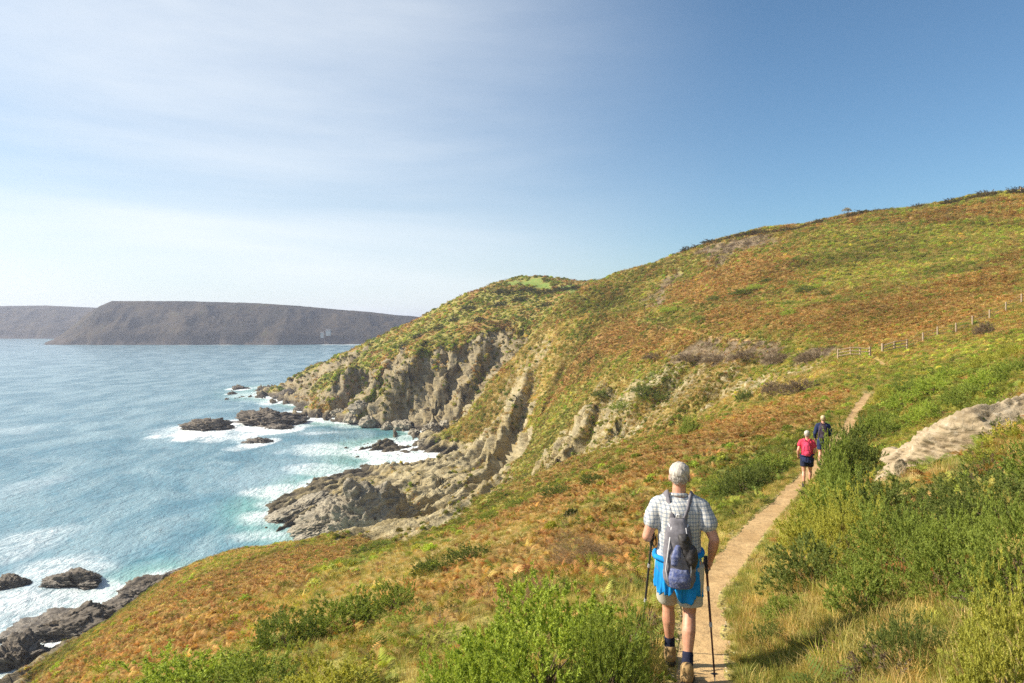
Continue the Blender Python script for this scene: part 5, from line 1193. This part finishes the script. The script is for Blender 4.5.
    # shorts
    h = MB(); loft(h, [((hipc.x, hipc.y, hipc.z-.13), .172, .135), ((hipc.x, hipc.y, hipc.z-.02), .174, .138), ((hipc.x, hipc.y, hipc.z+.06), .160, .125)])
    for side, sg in (('l', -1), ('r', 1)):
        Hp, Kn = V_(J['hp_'+side]), V_(J['kn_'+side]); e = Hp.lerp(Kn, K.get('leg', .86)); dn = (Kn-Hp).normalized()
        u = dn.cross(V_((0, 1, 0))).normalized(); v = dn.cross(u); Vv = []; Ff = []; n = 22
        for q, r in ((0, .108), (.35, .104), (.75, .098), (1, .100)):
            for k in range(n):
                a = 6.28318*k/n; Vv.append(tuple(Hp.lerp(e, q)+(u*math.cos(a)+v*math.sin(a))*r))
        for i in range(3):
            for k in range(n): Ff.append((i*n+k, i*n+(k+1) % n, (i+1)*n+(k+1) % n, (i+1)*n+k))
        Ff += [tuple(range(n-1, -1, -1)), tuple(3*n+k for k in range(n))]; h.add(Vv, Ff)
    fuse('shorts', h, .010, K['shorts'], 3, .008, 7.0, o, .4)
    for side, sg in (('l', -1), ('r', 1)):
        Kn, An = V_(J['kn_'+side]), V_(J['an_'+side]); ty = J.get('toe_'+side, 0.0); tp = math.radians(J.get('pitch_'+side, 0)); fd = V_((math.sin(ty), math.cos(ty)*math.cos(tp), math.sin(tp)))
        h = MB(); capsule(h, An.lerp(Kn, K.get('sock', .36)), An, .044, .045, 16); fuse('sock', h, .007, K['sockmat'], 2, .002, 40.0, o)
        h = MB(); capsule(h, An+V_((0, 0, .035))-fd*.01, An+V_((0, 0, -.03))-fd*.022, .052, .048, 14); capsule(h, An+V_((0, 0, -.03))-fd*.03, An+V_((0, 0, -.045))+fd*.16, .050, .042, 14); capsule(h, An+V_((0, 0, .0)), An+V_((0, 0, -.03))+fd*.09, .046, .040, 12)
        bt = fuse('boot', h, .008, K['boot'], 2, .002, 30.0, o)
        h = MB(); q0 = An+V_((0, 0, -.085)); sd_ = fd.cross(V_((0, 0, 1))).normalized(); upv = sd_.cross(fd)
        outline = [(-.085, .030), (-.06, .044), (0, .043), (.08, .047), (.15, .047), (.195, .032), (.21, 0), (.195, -.034), (.15, -.046), (.08, -.042), (0, -.038), (-.06, -.040), (-.085, -.026)]
        Vv = [tuple(q0+fd*a+sd_*c+upv*z) for z in (0, .026) for a, c in outline]; m = len(outline)
        h.add(Vv, [(i, (i+1) % m, m+(i+1) % m, m+i) for i in range(m)]+[tuple(range(m-1, -1, -1)), tuple(range(m, 2*m))]); h.build('sole', M_SOLE, bt)
    return o
def wrap(name, o, hipc, z0, z1, a0, a1, mat, rad=(.195, .165), seed=3, cut=None):
    """a garment tied round the waist, hanging behind"""
    nA, nZ = 90, 26; V = []; F = []
    A = np.linspace(math.radians(a0), math.radians(a1), nA); T = np.linspace(0, 1, nZ)
    AA, TT = np.meshgrid(A, T, indexing='ij')
    fold = fbm(AA*4.2, TT*0.7, oct=3, seed=seed, ridged=True)*.024*(0.3+TT)
    ln = 1+.18*fbm(AA*2.6, AA*0, oct=3, seed=seed+2)
    if cut is not None: ln = ln-.22*np.exp(-((np.degrees(AA)-cut)/7.0)**2)
    z = z0+.022*np.cos(AA-.4)*(1-TT)+(z1-z0)*TT*ln*(1+.07*np.cos(AA)); flare = 1+.01*TT
    def lay(off): return np.stack([hipc[0]+(rad[0]*flare+fold+off)*np.cos(AA), hipc[1]+(rad[1]*flare+fold+off)*np.sin(AA), z], -1).reshape(-1, 3)
    n = nA*nZ; Fo = [(i*nZ+j, (i+1)*nZ+j, (i+1)*nZ+j+1, i*nZ+j+1) for i in range(nA-1) for j in range(nZ-1)]
    m = MB(); m.add(np.concatenate([lay(0), lay(-.008)]), Fo+[tuple(n+q for q in reversed(f)) for f in Fo]+[(i*nZ+nZ-1, (i+1)*nZ+nZ-1, n+(i+1)*nZ+nZ-1, n+i*nZ+nZ-1) for i in range(nA-1)]+[(j, j+1, n+j+1, n+j) for j in range(nZ-1)]+[((nA-1)*nZ+j, n+(nA-1)*nZ+j, n+(nA-1)*nZ+j+1, (nA-1)*nZ+j+1) for j in range(nZ-1)])
    w_ = m.build(name, mat, o, True)
    m = MB(); m.tube([(hipc[0]+(rad[0]+.012)*math.cos(a), hipc[1]+(rad[1]+.012)*math.sin(a), z0+.022*math.cos(a-.4)+.004*math.sin(a*7)) for a in np.linspace(math.radians(a0)-.6, math.radians(a1)+.6, 50)], .022, 8)
    m.build('waist_roll', mat, w_, True); return w_
def pole(name, top, tip, label, mat, group='trekking poles of the nearest walker'):
    top, tip = Vector(top), Vector(tip); e = empty(name, tip); d = (top-tip); L = d.length; d.normalize()
    def P(t): return tuple(d*t)
    m = MB(); m.tube([P(0.0), P(.05)], [.003, .006], 8); m.build('tip', M_METAL, e)
    m = MB(); m.tube([P(.055), P(.062), P(.070)], [.012, .032, .010], 14); m.build('basket', M_BLACK, e)
    m = MB(); m.tube([P(.04), P(L*.45)], .0075, 10); m.build('lower_shaft', mat, e); m = MB(); m.tube([P(L*.45), P(L*.46), P(L-.12)], [.0125, .010, .010], 10); m.build('upper_shaft', mat, e)
    for q in (.45, .74):
        m = MB(); m.tube([P(L*q-.018), P(L*q+.018)], .013, 10); m.build('lock', M_METAL, e)
    m = MB(); m.tube([P(L-.13), P(L-.11), P(L-.05), P(L), P(L+.012)], [.012, .016, .014, .019, .012], 12); g = m.build('grip', M_BLACK, e, True)
    m = MB(); c = Vector(P(L-.01)); m.tube([c, c+Vector((.03, .01, -.03)), c+Vector((.035, .0, -.09)), c+Vector((.01, -.01, -.11)), c+Vector((-.012, 0, -.05)), c], .004, 6, flat=2.2); m.build('strap', M_BLACK, g)
    tag(e, label, 'trekking pole', group); return e

# --- nearest walker
yaw1 = -math.atan((684-CX)/FX); Y1_ = 5.55; x1 = (680-CX)/FX*Y1_
g1 = gz(x1, Y1_-.12)
L1 = Vector((x1, Y1_, g1)); M1 = Matrix.Translation(L1)@Matrix.Rotation(yaw1, 4, 'Z'); I1 = M1.inverted()
def lp(px, py, Y): return tuple(I1@Vector(pt(px, py, Y)))
def gl(x, y):
    q = M1@Vector((x, y, 0)); return gz(q.x, q.y)-g1-.015
fr, fl = (.055, -.13), (-.085, .34)
zr, zl = gl(*fr), gl(*fl)
J1 = dict(hip=(-.01, .06, .93), chest=(-.01, .10, 1.34), neck=(-.01, .115, 1.455), head=(-.005, .135, 1.585),
     sh_l=(-.178, .095, 1.350), el_l=(-.265, .03, 1.10), ha_l=(-.265, .24, 1.03), sh_r=(.168, .10, 1.350), el_r=(.270, .03, 1.11), ha_r=(.245, .16, .91),
     hp_l=(-.095, .07, .90), kn_l=(-.10, .30, .50+zl*.5), an_l=(fl[0], fl[1]-.02, zl+.115), hp_r=(.085, .06, .90), kn_r=(.075, .06, .50), an_r=(fr[0], fr[1], zr+.105), toe_l=-.1, toe_r=.1, pitch_l=-10, pitch_r=-12)
K1 = dict(hair=M_WHITEHAIR, top=M_CHECK, shorts=M_STONE, sockmat=M_NAVY, boot=M_TANB, sock=.30, leg=.84, collar=True, hairlen=.05, sleeve=.50)
p1 = person(L1, yaw1, J1, K1, 'white-haired walker in a checked shirt, blue jacket tied round the waist, holding two poles')
wrap('tied_jacket', p1, (-.015, .06, 0), .975, .655, 170, 360, M_BLUE, rad=(.178, .158), cut=262)
pr = M1@Vector(J1['palm_r']); pl_ = M1@Vector(J1['palm_l'])
def ground_pt(px, Y): x_ = (px-CX)/FX*Y; return Vector((x_, Y, gz(x_, Y)+.0))
tipr = ground_pt(715, 5.45); tipl = ground_pt(640, 6.35)
pole('trekking_pole', pr+(pr-tipr).normalized()*.05, tipr, 'dark red-brown pole in the right hand of the nearest walker, tip on the path', M_POLE)
pole('trekking_pole', pl_+(pl_-tipl).normalized()*.05, tipl, 'black pole in the left hand of the nearest walker, tip in the grass ahead', M_POLEB)
def backpack(L_, yaw, s, chest, hipz, mat, trim, label, W_=.115, H_=.47, z0=.90, y_=-.10, big=False, mats=None, seed=2):
    mats = mats or (M_MESH, M_BLACK)
    e = empty('backpack', L_, yaw, s); tag(e, label, 'backpack'); cx_ = chest[0]; yb = chest[1]+y_
    h = MB(); loft(h, [((cx_+.005, yb-.055, z0), W_*.80, .055), ((cx_+.005, yb-.075, z0+.07), W_, .085), ((cx_, yb-.080, z0+H_*.5), W_*.98, .085), ((cx_-.003, yb-.070, z0+H_*.8), W_*.80, .065), ((cx_-.005, yb-.05, z0+H_), W_*.50, .035)])
    fuse('pack_body', h, .009, mat, 4, .010, 9.0, e)
    h = MB(); loft(h, [((cx_+.01, yb-.135, z0+.02), W_*.62, .035), ((cx_+.01, yb-.15, z0+.09), W_*.70, .045), ((cx_+.005, yb-.145, z0+.17), W_*.55, .03)]); fuse('mesh_pocket', h, .008, mats[0], 3, .008, 14.0, e)
    if big:
        h = MB(); capsule(h, (cx_+.085, yb-.10, z0+.22), (cx_+.035, yb-.125, z0+.40), .058, .046); ellip(h, (cx_+.095, yb-.12, z0+.27), (.052, .055, .085)); fuse('side_bag', h, .008, mats[1], 3, .012, 16.0, e)
        h = MB(); loft(h, [((cx_-.03, yb-.155, z0+.20), .028, .02), ((cx_-.02, yb-.165, z0+.27), .036, .02), ((cx_+.0, yb-.15, z0+.36), .02, .02)]); fuse('front_panel', h, .007, mats[0], 2, .004, 20.0, e)
    for sg in (-1, 1):
        sx_ = cx_+sg*.105
        m = MB(); m.tube([(cx_+sg*.04, yb-.065, z0+H_-.03), (cx_+sg*.075, yb-.01, z0+H_+.055), (sx_, chest[1]-.02, chest[2]+.125), (sx_+sg*.01, chest[1]+.09, chest[2]+.085), (sx_+sg*.015, chest[1]+.150, chest[2]-.05), (sx_+sg*.05, chest[1]+.10, chest[2]-.22), (sx_+sg*.055, yb-.01, z0+.12), (cx_+sg*W_*.8, yb-.05, z0+.05)], [.030]*5+[.017]*3, 8, flat=.45)
        m.build('shoulder_strap', mat, e, True)
        m = MB(); m.tube([(cx_+sg*.055, yb-.10, z0+H_-.06), (cx_+sg*W_*.62, yb-.155, z0+H_*.62), (cx_+sg*W_*.80, yb-.150, z0+H_*.30), (cx_+sg*W_*.60, yb-.135, z0+.02)], .0065, 6); m.build('piping', trim, e, True)
    m = MB(); m.tube([(cx_-.08, yb-.075, z0+H_*.93), (cx_-.045, yb-.115, z0+H_*.80), (cx_+.0, yb-.135, z0+H_*.74), (cx_+.045, yb-.115, z0+H_*.80), (cx_+.075, yb-.075, z0+H_*.93)], .006, 6); m.build('piping', trim, e, True)
    m = MB(); m.tube([(cx_-.02, yb-.07, z0+H_-.005), (cx_-.012, yb-.085, z0+H_+.04), (cx_+.012, yb-.085, z0+H_+.04), (cx_+.02, yb-.07, z0+H_-.005)], .006, 6); m.build('handle', trim, e, True)
    return e
backpack(L1, yaw1, 1.0, J1['chest'], .93, M_GREYB, M_PALE, 'slim grey backpack with blue mesh pocket on the nearest walker’s back', big=True, z0=.745, H_=.545, W_=.122)

# --- the two walkers ahead
def walker(px, py, Y, yaw, s, K, label, z_=None, arm=0.0):
    x_ = (px-CX)/FX*Y; z = gz(x_, Y); Lc = Vector((x_, Y, z)); M_ = Matrix.Translation(Lc)@Matrix.Rotation(yaw, 4, 'Z')@Matrix.Scale(s, 4)
    def gg(x, y): q = M_@Vector((x, y, 0)); return (gz(q.x, q.y)-z)/s-.015
    a, b_ = gg(-.09, -.14), gg(.08, .22)
    J = dict(hip=(0, .05, .93), chest=(0, .08, 1.34), neck=(0, .09, 1.455), head=(.0, .115, 1.60), sh_l=(-.165, .08, 1.375), el_l=(-.245, -.02, 1.12), ha_l=(-.25, .12, .93), sh_r=(.165, .08, 1.375), el_r=(.235, .04, 1.11), ha_r=(.20, .26, 1.02),
         hp_l=(-.09, .05, .90), kn_l=(-.09, .0, .50+a*.5), an_l=(-.09, -.16, a+.12), hp_r=(.09, .05, .90), kn_r=(.085, .22, .52+b_*.5), an_r=(.08, .20, b_+.105), toe_l=-.05, toe_r=.1, pitch_l=-14, pitch_r=-4)
    o = person(Lc, yaw, J, K, label, s, .009); return o, Lc, J
K2 = dict(hair=M_WHITEHAIR, top=M_RED, shorts=M_NAVY, sockmat=M_SOLE, boot=M_SOLE, sock=.22, leg=.62, sleeve=.38, hairlen=.085)
p2, L2, J2 = walker(807, 487, 19.6, -.42, .95, K2, 'white-haired walker in a coral red top and navy shorts, second in line on the path')
wrap('tied_jacket', p2, (0, .05, 0), 1.0, .80, 150, 330, M_NAVYJ, rad=(.180, .155), seed=8)
backpack(L2, -.42, .95, J2['chest'], .93, M_PINK, M_RED, 'small pink-red backpack on the back of the walker in red', W_=.12, H_=.42, z0=.98, mats=(M_PINK, M_PINK))
K3 = dict(hair=M_FAIRHAIR, top=M_NAVYJ, shorts=M_NAVYJ, sockmat=M_SOLE, boot=M_SOLE, sock=.2, leg=.80, long=True, hairlen=.06)
p3, L3, J3 = walker(823, 463, 23.2, -.45, 1.0, K3, 'fair-haired walker in a dark navy jacket and shorts, farthest ahead on the path')
backpack(L3, -.45, 1.0, J3['chest'], .93, M_BLKP, M_BLKP, 'dark purple-black backpack on the farthest walker’s back', W_=.15, H_=.50, z0=.93, mats=(M_BLKP, M_BLACK))
#@@STAGE4
